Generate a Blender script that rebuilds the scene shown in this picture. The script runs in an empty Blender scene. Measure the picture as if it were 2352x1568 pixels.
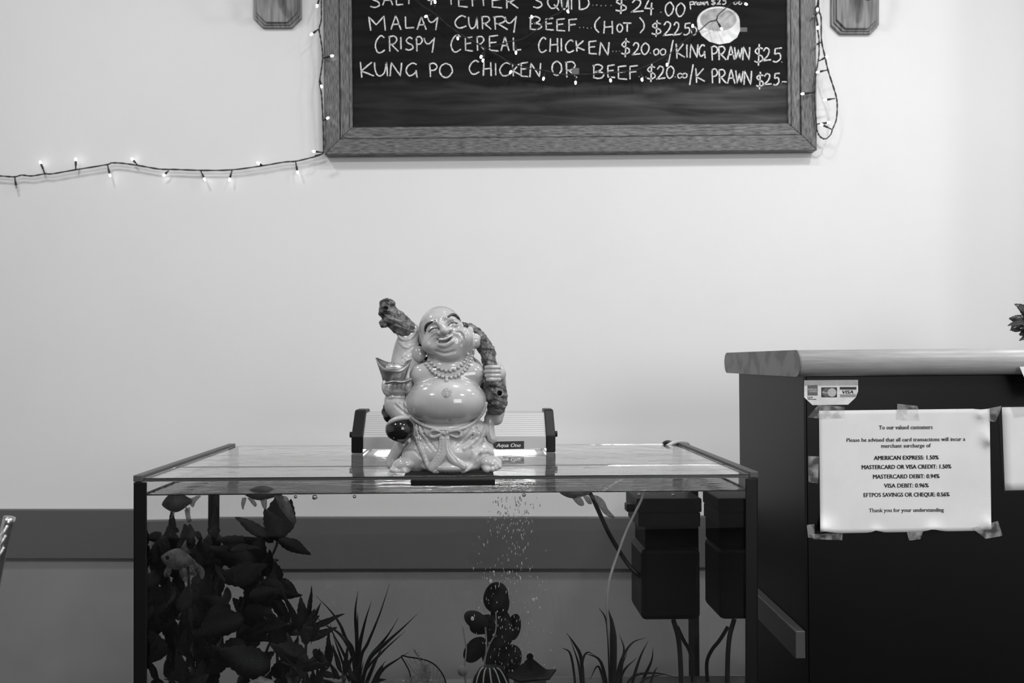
import bpy, math, random
import numpy as np
from mathutils import Vector, Matrix
random.seed(7)
sc = bpy.context.scene
COL = sc.collection
FPX = 1829.0; CX = 1176.0; HY = 829.0; HC = 1.15      # focal length in pixels, horizon row, lens height
# ------------------------------------------------------------------ camera, world, lights, exposure
cd = bpy.data.cameras.new('camera'); cam = bpy.data.objects.new('camera', cd); COL.objects.link(cam)
cam.location = (0, 0, HC); cam.rotation_euler = (math.radians(90), 0, 0)
cd.sensor_width = 36.0; cd.lens = 36.0 * FPX / 2352.0; cd.shift_y = (HY - 784.0) / 2352.0
cd.clip_start = 0.02
cd.dof.use_dof = True; cd.dof.focus_distance = 1.2; cd.dof.aperture_fstop = 9.0
sc.camera = cam
w = bpy.data.worlds.new('world'); sc.world = w; w.use_nodes = True
w.node_tree.nodes['Background'].inputs[0].default_value = (1, 1, 1, 1)
w.node_tree.nodes['Background'].inputs[1].default_value = 0.06
def disc_light(name, loc, power, size, aim=None, shape='DISK', size_y=None):
    l = bpy.data.lights.new(name, 'AREA'); l.shape = shape; l.size = size; l.energy = power
    if size_y: l.size_y = size_y
    o = bpy.data.objects.new(name, l); COL.objects.link(o); o.location = loc
    if aim: o.rotation_euler = (Vector(aim) - Vector(loc)).to_track_quat('-Z', 'Y').to_euler()
    return o
DOWN_AND_FILL = [(-1.25, 1.35, 8.5), (0.25, 1.30, 6), (1.15, 1.25, 11.5), (2.0, 1.0, 7), (-1.3, -0.3, 19), (0.15, -0.3, 19), (1.3, -0.3, 19)]  # front-row downlights, an added lamp for the column shadow, added rear fill lamps
for x, y, p in DOWN_AND_FILL:
    disc_light('downlight_and_fill_lamp', (x, y, 2.835), p, 0.16, (x, y, 0))
disc_light('window_daylight', (1.7, -2.6, 1.75), 36, 1.3, (0.0, 1.6, 1.3), 'RECTANGLE', 1.5)
sc.view_settings.view_transform = 'Standard'; sc.view_settings.look = 'None'
sc.view_settings.exposure = 0.25; sc.view_settings.gamma = 1.0; sc.view_settings.use_curve_mapping = False
sc.cycles.max_bounces = 16; sc.cycles.transmission_bounces = 16; sc.cycles.glossy_bounces = 8
sc.cycles.diffuse_bounces = 4; sc.cycles.transparent_max_bounces = 12
sc.cycles.sample_clamp_indirect = 12.0; sc.cycles.blur_glossy = 1.0
sc.cycles.use_denoising = True

# ------------------------------------------------------------------ helpers
def lin(v):                       # sRGB 0..255 -> linear
    v /= 255.0
    return v / 12.92 if v <= 0.04045 else ((v + 0.055) / 1.055) ** 2.4
def P(px, py, Y): return Vector(((px - CX) / FPX * Y, Y, HC - (py - HY) / FPX * Y))
def mat(name, g, rough=0.5, metal=0.0, spec=0.5, var=0.0, vscale=8.0, stretch=(1, 1, 1), bump=0.0, bscale=60.0,
        coat=0.0, detail=6.0, emis=0.0, trans=0.0, ior=1.45, alpha=1.0, sss=0.0, var_lo=0.35, var_hi=0.65, bstretch=(1, 1, 1)):
    m = bpy.data.materials.new(name); m.use_nodes = True
    nt = m.node_tree; b = nt.nodes['Principled BSDF']
    b.inputs['Base Color'].default_value = (g, g, g, 1); b.inputs['Roughness'].default_value = rough
    b.inputs['Metallic'].default_value = metal; b.inputs['Specular IOR Level'].default_value = spec
    b.inputs['Coat Weight'].default_value = coat; b.inputs['IOR'].default_value = ior
    b.inputs['Transmission Weight'].default_value = trans; b.inputs['Alpha'].default_value = alpha
    if sss: b.inputs['Subsurface Weight'].default_value = sss; b.inputs['Subsurface Scale'].default_value = 0.004
    if emis: b.inputs['Emission Color'].default_value = (1, 1, 1, 1); b.inputs['Emission Strength'].default_value = emis
    tc = nt.nodes.new('ShaderNodeTexCoord')
    if var:
        mp = nt.nodes.new('ShaderNodeMapping'); mp.inputs['Scale'].default_value = stretch
        nz = nt.nodes.new('ShaderNodeTexNoise'); nz.inputs['Scale'].default_value = vscale; nz.inputs['Detail'].default_value = detail
        cr = nt.nodes.new('ShaderNodeValToRGB')
        lo, hi = max(0, g * (1 - var)), min(1, g * (1 + var))
        cr.color_ramp.elements[0].position = var_lo; cr.color_ramp.elements[0].color = (lo, lo, lo, 1)
        cr.color_ramp.elements[1].position = var_hi; cr.color_ramp.elements[1].color = (hi, hi, hi, 1)
        nt.links.new(tc.outputs['Object'], mp.inputs[0]); nt.links.new(mp.outputs[0], nz.inputs['Vector'])
        nt.links.new(nz.outputs['Fac'], cr.inputs[0]); nt.links.new(cr.outputs[0], b.inputs['Base Color'])
    if bump:
        mp = nt.nodes.new('ShaderNodeMapping'); mp.inputs['Scale'].default_value = bstretch
        nz = nt.nodes.new('ShaderNodeTexNoise'); nz.inputs['Scale'].default_value = bscale; nz.inputs['Detail'].default_value = 4
        bp = nt.nodes.new('ShaderNodeBump'); bp.inputs['Strength'].default_value = bump; bp.inputs['Distance'].default_value = 0.002
        nt.links.new(tc.outputs['Object'], mp.inputs[0]); nt.links.new(mp.outputs[0], nz.inputs['Vector'])
        nt.links.new(nz.outputs['Fac'], bp.inputs['Height']); nt.links.new(bp.outputs[0], b.inputs['Normal'])
    return m
def wloc(o):
    v = Vector((0, 0, 0))
    while o: v = v + Vector(o.location); o = o.parent
    return v
def obj(name, verts, faces, m, parent=None, smooth=False, loc=None):
    """one mesh object from world-space vertices; its origin is loc (or the parent's origin)"""
    base = wloc(parent) if parent else Vector((0, 0, 0))
    org = Vector(loc) if loc is not None else base
    V = np.asarray([tuple(v) for v in verts] if not isinstance(verts, np.ndarray) else verts, dtype=float) - np.array(org)
    me = bpy.data.meshes.new(name)
    F = faces if isinstance(faces, list) else faces.tolist()
    me.from_pydata(V.tolist(), [], F)
    me.validate(); me.update()
    if smooth: me.polygons.foreach_set('use_smooth', [True] * len(me.polygons))
    if m: me.materials.append(m)
    o = bpy.data.objects.new(name, me); COL.objects.link(o)
    o.location = org - base
    if parent: o.parent = parent
    return o
def empty(name, loc, label=None, cat=None, group=None):
    o = bpy.data.objects.new(name, None); o.empty_display_size = 0.05
    COL.objects.link(o); o.location = loc; return tag(o, label, cat, group)
def tag(o, label=None, cat=None, group=None, kind=None):
    if label: o['label'] = label
    if cat: o['category'] = cat
    if group: o['group'] = group
    if kind: o['kind'] = kind
    return o
class MB:
    def __init__(s): s.v = []; s.f = []
    def add(s, v, f):
        n = len(s.v); s.v += [Vector(p) for p in v]; s.f += [tuple(i + n for i in q) for q in f]; return s
    def box(s, lo, hi, M=None):
        c = [Vector((x, y, z)) for z in (lo[2], hi[2]) for y in (lo[1], hi[1]) for x in (lo[0], hi[0])]
        if M: c = [M @ p for p in c]
        return s.add(c, [(0, 2, 3, 1), (4, 5, 7, 6), (0, 1, 5, 4), (2, 6, 7, 3), (0, 4, 6, 2), (1, 3, 7, 5)])
    def tube(s, pts, r, n=8, cap=True):
        pts = [Vector(p) for p in pts]; rs = r if isinstance(r, (list, tuple)) else [r] * len(pts)
        V = []; F = []; up = None
        for i, p in enumerate(pts):
            t = (pts[min(i + 1, len(pts) - 1)] - pts[max(i - 1, 0)]).normalized()
            if up is None:
                up = Vector((0, 0, 1)) if abs(t.z) < 0.9 else Vector((1, 0, 0))
            a = t.cross(up)
            if a.length < 1e-4: a = t.cross(Vector((0, 1, 0)))
            a.normalize(); b = a.cross(t).normalized(); up = b
            V += [p + (a * math.cos(2 * math.pi * k / n) + b * math.sin(2 * math.pi * k / n)) * rs[i] for k in range(n)]
        for i in range(len(pts) - 1):
            F += [(i * n + k, i * n + (k + 1) % n, (i + 1) * n + (k + 1) % n, (i + 1) * n + k) for k in range(n)]
        if cap: F += [tuple(range(n - 1, -1, -1)), tuple((len(pts) - 1) * n + k for k in range(n))]
        return s.add(V, F)
    def prism(s, poly, d0, d1, fn):      # poly in 2D, extruded between d0 and d1; fn(u,v,d)->point
        n = len(poly)
        return s.add([fn(u, v, d0) for u, v in poly] + [fn(u, v, d1) for u, v in poly],
                     [tuple(range(n))[::-1], tuple(range(n, 2 * n))] + [(i, (i + 1) % n, n + (i + 1) % n, n + i) for i in range(n)])
    def sphere(s, c, r, n=10, m=7, sc_=(1, 1, 1)):
        V = [Vector(c) + Vector((0, 0, r * sc_[2]))]; F = []
        for j in range(1, m):
            th = math.pi * j / m
            V += [Vector(c) + Vector((r * sc_[0] * math.sin(th) * math.cos(2 * math.pi * k / n), r * sc_[1] * math.sin(th) * math.sin(2 * math.pi * k / n), r * sc_[2] * math.cos(th))) for k in range(n)]
        V.append(Vector(c) - Vector((0, 0, r * sc_[2]))); L = len(V) - 1
        F += [(0, 1 + k, 1 + (k + 1) % n) for k in range(n)]
        for j in range(m - 2):
            F += [(1 + j * n + k, 1 + (j + 1) * n + k, 1 + (j + 1) * n + (k + 1) % n, 1 + j * n + (k + 1) % n) for k in range(n)]
        F += [(L, 1 + (m - 2) * n + (k + 1) % n, 1 + (m - 2) * n + k) for k in range(n)]
        return s.add(V, F)
    def lathe(s, prof, c, n=24, M=None):
        V = [Vector(c) + Vector((r * math.cos(2 * math.pi * k / n), r * math.sin(2 * math.pi * k / n), z)) for r, z in prof for k in range(n)]
        F = [(i * n + k, i * n + (k + 1) % n, (i + 1) * n + (k + 1) % n, (i + 1) * n + k) for i in range(len(prof) - 1) for k in range(n)]
        return s.add(V, F)
    def build(s, name, m, parent=None, smooth=False, loc=None, bevel=0):
        o = obj(name, s.v, s.f, m, parent, smooth, loc)
        if bevel:
            b = o.modifiers.new('bevel', 'BEVEL'); b.width = bevel; b.segments = 2; b.limit_method = 'ANGLE'; b.angle_limit = math.radians(40)
        return o
def catmull(pts, k=6):
    pts = [np.array(p, float) for p in pts]
    if len(pts) < 3: return [tuple(p) for p in pts]
    q = [2 * pts[0] - pts[1]] + pts + [2 * pts[-1] - pts[-2]]; out = []
    for i in range(1, len(q) - 2):
        for t in np.linspace(0, 1, k, endpoint=False):
            a, b, c, d = q[i - 1], q[i], q[i + 1], q[i + 2]
            out.append(tuple(0.5 * (2 * b + (c - a) * t + (2 * a - 5 * b + 4 * c - d) * t * t + (3 * b - a - 3 * c + d) * t ** 3)))
    out.append(tuple(pts[-1])); return out
_fc = {}
_H = {}
def text_geo(s, bold=0.0, shear=0.0, spacing=1.0, serif=False):
    """built-in font -> (verts Nx2 normalised to unit width / its own height, faces)"""
    if serif and 'ys' not in _H: _H['ys'] = [0.0] + [float(text_geo(c_)[0][:, 1].max()) for c_ in 'Hxl'] + [float(text_geo('p')[0][:, 1].min())]
    c = bpy.data.curves.new('t', 'FONT'); c.body = s; c.size = 1.0; c.offset = bold; c.shear = shear; c.space_character = spacing
    c.resolution_u = 3
    o = bpy.data.objects.new('t', c); COL.objects.link(o)
    dg = bpy.context.evaluated_depsgraph_get(); dg.update()
    me = o.evaluated_get(dg).to_mesh()
    V = np.array([v.co[:2] for v in me.vertices]); F = [tuple(p.vertices) for p in me.polygons]
    if serif:            # slab feet on every straight stem end
        cnt = {}
        for p in me.polygons:
            for e in p.edge_keys: cnt[e] = cnt.get(e, 0) + 1
        V = V.tolist()
        for (i, j), k in cnt.items():
            if k != 1: continue
            a, b = V[i], V[j]
            if abs(a[1] - b[1]) > 1e-3 or not .035 < abs(a[0] - b[0]) < .17: continue
            for n_, y0 in enumerate(_H['ys']):
                if abs(a[1] - y0) < 4e-3:
                    h = .05 if n_ in (0, 4) else -.05; x0, x1 = min(a[0], b[0]), max(a[0], b[0]); n0 = len(V)
                    V += [[x0 - .055, y0], [x1 + .055, y0], [x1 + .055, y0 + h], [x0 - .055, y0 + h]]; F.append((n0, n0 + 1, n0 + 2, n0 + 3)); break
        V = np.array(V)
    o.evaluated_get(dg).to_mesh_clear()
    bpy.data.objects.remove(o); bpy.data.curves.remove(c)
    return V, F
def text_on(mb, s, x0, x1, base, cap, fn, bold=0.0, shear=0.0, thick=0.0003, spacing=1.0, serif=False):
    """put string s between pixel columns x0..x1 with baseline row `base` and cap height `cap` px; fn(px,py,out)->world"""
    V, F = text_geo(s, 0.0, shear, spacing, serif)
    if 'cap' not in _H: _H['cap'] = float(text_geo('H')[0][:, 1].max())
    a, b = V[:, 0].min(), V[:, 0].max()
    for dx in ((-bold * cap, 0, bold * cap) if bold else (0,)):      # bold: the same letters laid down three times
        mb.add([fn(x0 + dx + (v[0] - a) / (b - a) * (x1 - x0), base - v[1] / _H['cap'] * cap, thick + abs(dx) * 1e-5) for v in V], F)
# ------------------------------------------------------------------ materials
M_wall = mat('painted_wall', 0.74, 0.75, spec=0.2, var=0.012, vscale=3, bump=0.05, bscale=300)
M_rail = mat('dark_painted_rail', 0.105, 0.6, spec=0.25, bump=0.05, bscale=200)
M_wains = mat('grey_wainscot', 0.23, 0.6, spec=0.25, var=0.06, vscale=4, bump=0.04, bscale=200)
M_floor = mat('dark_carpet_floor', 0.02, 0.9, spec=0.1, var=0.2, vscale=5)
M_ceil = mat('ceiling_paint', 0.75, 0.9, spec=0.1)
M_black = mat('black_plastic', 0.005, 0.42, spec=0.25)
M_blackm = mat('black_matte', 0.005, 0.6, spec=0.15)
M_cable = mat('string_cable', 0.01, 0.5)
M_bulb = mat('lit_bulb', 0.9, 0.3, emis=7.0)
M_bulboff = mat('unlit_bulb', 0.25, 0.2)
M_wood = mat('frame_wood', 0.105, 0.45, var=0.75, vscale=30, stretch=(1.2, 1, 16), bump=0.25, bscale=40, bstretch=(1, 1, 12))
M_woodh = mat('frame_wood_horizontal', 0.105, 0.45, var=0.75, vscale=30, stretch=(16 / 12, 1, 16), bump=0.25, bscale=40)
for m_, st in ((M_wood, (16, 4, 1.3)), (M_woodh, (1.3, 4, 16))):
    for nd in m_.node_tree.nodes:
        if nd.type == 'MAPPING': nd.inputs['Scale'].default_value = st
M_plate = mat('oiled_pine', 0.17, 0.42, var=0.4, vscale=11, stretch=(14, 2, 0.9), bump=0.2, bscale=60)
M_chalk = mat('chalk', 0.66, 0.9, spec=0.1, var=0.45, vscale=420, detail=3)
M_chalk2 = mat('chalk_light_fill', 0.72, 0.9, spec=0.1, var=0.14, vscale=60)
M_chalk3 = mat('chalk_grey_fill', 0.40, 0.9, spec=0.1, var=0.25, vscale=45)
M_tape_grey = mat('old_tape_residue', 0.10, 0.6)
M_count = mat('black_laminate', 0.003, 0.38, spec=0.2, bump=0.03, bscale=400)
M_ctop = mat('pale_woodgrain_laminate', 0.34, 0.36, var=0.10, vscale=20, stretch=(1, 12, 14), bump=0.05, bscale=150, bstretch=(1, 10, 10))
M_cend = mat('worn_end_laminate', 0.15, 0.5, var=0.25, vscale=26, var_lo=0.42, var_hi=0.55)
M_paper = mat('white_paper', 0.72, 0.75, spec=0.2, var=0.03, vscale=18, bump=0.12, bscale=16)
M_ink = mat('black_ink', 0.02, 0.6)
M_ink2 = mat('grey_ink', 0.055, 0.6)
M_stick = mat('sticker_face', 0.62, 0.35, var=0.10, vscale=60)
M_greyp = mat('grey_print', 0.10, 0.5); M_greyl = mat('pale_print', 0.42, 0.5); M_greym = mat('mid_print', 0.25, 0.5)
M_alu = mat('brushed_aluminium', 0.40, 0.5, metal=0.2, bump=0.03, bscale=200, bstretch=(0.1, 1, 8))
M_alud = mat('satin_aluminium_front', 0.42, 0.5, metal=0.1)
M_chrome = mat('chair_steel', 0.45, 0.25, metal=0.9)
M_silicone = mat('silicone_seal', 0.05, 0.35)
M_leafd = mat('dark_plastic_leaf', 0.026, 0.55, var=0.4, vscale=30, spec=0.3)
M_leafd2 = mat('darker_plastic_leaf', 0.011, 0.55, var=0.55, vscale=30, spec=0.3)
M_stem = mat('plant_stem', 0.04, 0.5)
M_stemp = mat('pale_stem', 0.30, 0.5)
M_grass = mat('grassy_plant_blade', 0.014, 0.5, spec=0.3)
M_rock = mat('pitted_rock', 0.22, 0.9, var=0.7, vscale=55, bump=1.0, bscale=120, detail=8)
M_filter = mat('filter_plastic', 0.005, 0.5, spec=0.2)
M_hose = mat('dark_hose', 0.03, 0.4)
M_airline = mat('airline_tube', 0.42, 0.25, spec=0.6)
M_fish = mat('silver_scales', 0.14, 0.35, var=0.3, vscale=130, spec=0.6)
M_fishd = mat('dark_scales', 0.05, 0.4, var=0.3, vscale=90)
M_fin = mat('fish_fin', 0.2, 0.5, var=0.25, vscale=90, alpha=0.6)
M_eye = mat('fish_eye', 0.01, 0.15)
M_gravel = mat('dark_gravel', 0.10, 0.8)
M_green = mat('dark_glossy_foliage', 0.025, 0.25, var=0.3, vscale=20)
M_pot = mat('plant_pot', 0.08, 0.5)
M_bubble = mat('air_bubble', 0.95, 0.3, metal=0.25, spec=1.0)
def glass(name, ior, rough=0.0, tint=1.0):
    m = bpy.data.materials.new(name); m.use_nodes = True; nt = m.node_tree
    nt.nodes.remove(nt.nodes['Principled BSDF'])
    g = nt.nodes.new('ShaderNodeBsdfGlass'); g.inputs['IOR'].default_value = ior; g.inputs['Roughness'].default_value = rough
    g.inputs['Color'].default_value = (tint, tint, tint, 1)
    nt.links.new(g.outputs[0], nt.nodes['Material Output'].inputs[0]); return m, g
M_glass, _ = glass('aquarium_glass', 1.5, 0.0, 1.0)
M_lid, _g = glass('cover_glass', 1.5, 0.0, 0.985)
M_water, _w = glass('tank_water', 1.333, 0.0, 0.98)
for m_, g_, sc1, dist, st in ((M_lid, _g, 26, 0.0004, (1, 1, 1)), (M_water, _w, 14, 0.0012, (1, 3, 1))):   # water spots on the cover, ripples on the surface
    nt = m_.node_tree; tc = nt.nodes.new('ShaderNodeTexCoord'); mp = nt.nodes.new('ShaderNodeMapping'); nz = nt.nodes.new('ShaderNodeTexNoise')
    mp.inputs['Scale'].default_value = st; nz.inputs['Scale'].default_value = sc1; nz.inputs['Detail'].default_value = 3
    bp = nt.nodes.new('ShaderNodeBump'); bp.inputs['Distance'].default_value = dist; bp.inputs['Strength'].default_value = 0.5
    nt.links.new(tc.outputs['Object'], mp.inputs[0]); nt.links.new(mp.outputs[0], nz.inputs['Vector']); nt.links.new(nz.outputs['Fac'], bp.inputs['Height'])
    if m_ is M_water:       # only the open surface is rippled, the sides lie flat on the glass
        ge = nt.nodes.new('ShaderNodeNewGeometry'); sp = nt.nodes.new('ShaderNodeSeparateXYZ'); mt = nt.nodes.new('ShaderNodeMath'); mt.operation = 'GREATER_THAN'; mt.inputs[1].default_value = 0.5
        ab = nt.nodes.new('ShaderNodeMath'); ab.operation = 'ABSOLUTE'
        nt.links.new(ge.outputs['True Normal'], sp.inputs[0]); nt.links.new(sp.outputs['Z'], ab.inputs[0]); nt.links.new(ab.outputs[0], mt.inputs[0])
        nt.links.new(mt.outputs[0], bp.inputs['Strength'])
    nt.links.new(bp.outputs[0], g_.inputs['Normal'])
def clear_tape():
    m = bpy.data.materials.new('clear_tape'); m.use_nodes = True; nt = m.node_tree; b = nt.nodes['Principled BSDF']
    b.inputs['Base Color'].default_value = (.55, .55, .55, 1); b.inputs['Roughness'].default_value = 0.22
    nz = nt.nodes.new('ShaderNodeTexNoise'); nz.inputs['Scale'].default_value = 70; tc = nt.nodes.new('ShaderNodeTexCoord')
    cr = nt.nodes.new('ShaderNodeValToRGB'); cr.color_ramp.elements[0].position = .42; cr.color_ramp.elements[0].color = (.06, .06, .06, 1)
    cr.color_ramp.elements[1].position = .7; cr.color_ramp.elements[1].color = (.38, .38, .38, 1)
    nt.links.new(tc.outputs['Object'], nz.inputs['Vector']); nt.links.new(nz.outputs['Fac'], cr.inputs[0]); nt.links.new(cr.outputs[0], b.inputs['Alpha'])
    return m
M_tape = clear_tape()
def board_mat():
    m = bpy.data.materials.new('chalkboard_surface'); m.use_nodes = True; nt = m.node_tree; b = nt.nodes['Principled BSDF']; N = nt.nodes.new; L = nt.links.new
    b.inputs['Roughness'].default_value = 0.7; b.inputs['Specular IOR Level'].default_value = 0.12
    tc = N('ShaderNodeTexCoord'); sp = N('ShaderNodeSeparateXYZ'); L(tc.outputs['Object'], sp.inputs[0])
    # wiped chalk: a hazy band under the last line of writing, stronger to the right; object origin = lower left corner of the board
    mp = N('ShaderNodeMapping'); mp.inputs['Scale'].default_value = (1.3, 1, 12); mp.inputs['Rotation'].default_value = (0, 0.12, 0)
    n1 = N('ShaderNodeTexNoise'); n1.inputs['Scale'].default_value = 3.2; n1.inputs['Detail'].default_value = 8; n1.inputs['Distortion'].default_value = 0.5
    L(tc.outputs['Object'], mp.inputs[0]); L(mp.outputs[0], n1.inputs['Vector'])
    n2 = N('ShaderNodeTexNoise'); n2.inputs['Scale'].default_value = 7; n2.inputs['Detail'].default_value = 4; L(tc.outputs['Object'], n2.inputs['Vector'])
    ed = N('ShaderNodeMath'); ed.operation = 'MULTIPLY_ADD'; ed.inputs[1].default_value = 0.07; L(n2.outputs['Fac'], ed.inputs[0]); L(sp.outputs['Z'], ed.inputs[2])
    rz = N('ShaderNodeMapRange'); rz.inputs['From Min'].default_value = 0.250; rz.inputs['From Max'].default_value = 0.235; L(ed.outputs[0], rz.inputs['Value'])
    rx = N('ShaderNodeMapRange'); rx.inputs['From Min'].default_value = 0.15; rx.inputs['From Max'].default_value = 1.1; rx.inputs['To Min'].default_value = 0.28; rx.inputs['To Max'].default_value = 1.0; L(sp.outputs['X'], rx.inputs['Value'])
    r1 = N('ShaderNodeMapRange'); r1.inputs['From Min'].default_value = 0.38; r1.inputs['From Max'].default_value = 0.72; L(n1.outputs['Fac'], r1.inputs['Value'])
    a = N('ShaderNodeMath'); a.operation = 'MULTIPLY'; L(rz.outputs[0], a.inputs[0]); L(rx.outputs[0], a.inputs[1])
    c = N('ShaderNodeMath'); c.operation = 'MULTIPLY_ADD'; c.inputs[1].default_value = 0.75; c.inputs[2].default_value = 0.25; L(r1.outputs[0], c.inputs[0])
    d = N('ShaderNodeMath'); d.operation = 'MULTIPLY'; L(a.outputs[0], d.inputs[0]); L(c.outputs[0], d.inputs[1])
    e = N('ShaderNodeMath'); e.operation = 'MULTIPLY'; L(r1.outputs[0], e.inputs[0]); e.inputs[1].default_value = 0.09
    f = N('ShaderNodeMath'); f.operation = 'MAXIMUM'; L(d.outputs[0], f.inputs[0]); L(e.outputs[0], f.inputs[1])
    mx = N('ShaderNodeMix'); mx.data_type = 'RGBA'; mx.inputs['A'].default_value = (.004, .004, .004, 1); mx.inputs['B'].default_value = (.085, .085, .085, 1)
    L(f.outputs[0], mx.inputs['Factor']); L(mx.outputs['Result'], b.inputs['Base Color']); return m
M_board = board_mat()

# ------------------------------------------------------------------ the room
YW = 2.35
def struct(o): o['kind'] = 'structure'; return o
struct(MB().box((-3.2, YW, 0), (2.52, YW + 0.12, 2.85)).build('wall_back', M_wall))
struct(MB().box((2.40, -3.0, 0), (2.52, YW, 2.85)).build('wall_right', M_wall))
struct(MB().box((-3.2, -3.0, 0), (-3.08, YW, 2.85)).build('wall_left', M_wall))
struct(MB().box((-3.2, -3.0, -0.1), (2.52, YW + 0.12, 0)).build('floor', M_floor))
struct(MB().box((-3.2, -3.0, 2.85), (2.52, YW + 0.12, 2.95)).build('ceiling', M_ceil))
struct(MB().box((1.56, 1.85, 0), (1.95, YW, 2.85)).build('added_shade_column', M_wall))  # unseen column, added to cast the soft shadow edge on the right wall
ZR1 = HC - (1171 - HY) / FPX * (YW - 0.022); ZR0 = HC - (1283 - HY) / FPX * (YW - 0.022)
struct(MB().box((-3.08, YW - 0.022, ZR0), (2.40, YW, ZR1)).build('trim_1', M_rail, bevel=0.002))
struct(MB().box((-3.08, YW - 0.006, 0), (2.40, YW, ZR0)).build('trim_2', M_wains))
struct(MB().box((-3.08, YW - 0.016, 0), (2.40, YW - 0.006, 0.12)).build('baseboard_back', M_rail, bevel=0.002))
for i, (x, y, p) in enumerate(DOWN_AND_FILL):
    r = MB(); r.lathe([(0.115, 2.85), (0.115, 2.846), (0.112, 2.838), (0.098, 2.838), (0.095, 2.849)], (x, y, 0), 32)
    t = empty('ceiling_downlight_and_fill', (x, y, 2.85), ['round recessed ceiling downlight over the left part of the back wall', 'round recessed ceiling downlight above the fish tank', 'round recessed ceiling downlight above the counter', 'round ceiling lamp added to throw the shadow of the unseen column at the right', 'round ceiling fill lamp added at the left behind the viewer', 'round ceiling fill lamp added in the middle behind the viewer', 'round ceiling fill lamp added at the right behind the viewer'][i], 'light')
    r.build('trim_ring', M_ceil, t, smooth=True)

# ------------------------------------------------------------------ menu chalkboard (frame hangs slightly out of level)
YB = 2.315                       # front face of the frame
TH = math.radians(0.52)
board = empty('menu_chalkboard', P(745, 355, YB), 'large wooden framed chalkboard with handwritten menu on the back wall', 'chalkboard')
OB = Vector(board.location)
def bl(u, v, d):                  # board frame: u right, v up (px at plane YB), d metres behind the front face
    s = YB / FPX
    return Vector((OB.x + (u * math.cos(TH) - v * math.sin(TH)) * s, YB + d, OB.z + (u * math.sin(TH) + v * math.cos(TH)) * s))
BW, BH = 1132.0, 700.0
def frame_rail(u0, u1, inset0, inset1, side, d0, d1, mt, name):
    """mitred rail: from outer inset0 to inner inset1"""
    a, b = inset0, inset1
    quads = {'bottom': [(a, a), (BW - a, a), (BW - b, b), (b, b)], 'top': [(a, BH - a), (b, BH - b), (BW - b, BH - b), (BW - a, BH - a)],
             'left': [(a, a), (b, b), (b, BH - b), (a, BH - a)], 'right': [(BW - a, a), (BW - a, BH - a), (BW - b, BH - b), (BW - b, b)]}[side]
    m = MB(); n = 4
    v0 = [bl(u, v, d0) for u, v in quads]; v1 = [bl(u, v, d1) for u, v in quads]
    m.add(v0 + v1, [(0, 1, 2, 3), (7, 6, 5, 4)] + [(i, n + i, n + (i + 1) % n, (i + 1) % n) for i in range(4)])
    return m.build(name, mt, board, bevel=0.0022)
for sd in ('bottom', 'top', 'left', 'right'):
    mt = M_woodh if sd in ('bottom', 'top') else M_wood
    frame_rail(0, 0, 0, 35.5, sd, 0.0, 0.034, mt, 'frame_rail')
    frame_rail(0, 0, 36.5, 57, sd, 0.004, 0.030, mt, 'inner_moulding')
    frame_rail(0, 0, 56, 64, sd, 0.0075, 0.030, mt, 'moulding_lip')
mm = MB(); mm.box((0, 0, 0), (1, 1, 1)); mm.v = [bl(30 + (BW - 60) * v.x, 30 + (BH - 60) * v.z, 0.014 + 0.016 * v.y) for v in mm.v]
mm.build('writing_surface', M_board, board)
YS = YB + 0.0137
def BP(px, py, d=0.0): return P(px, py, YS - d)
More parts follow.
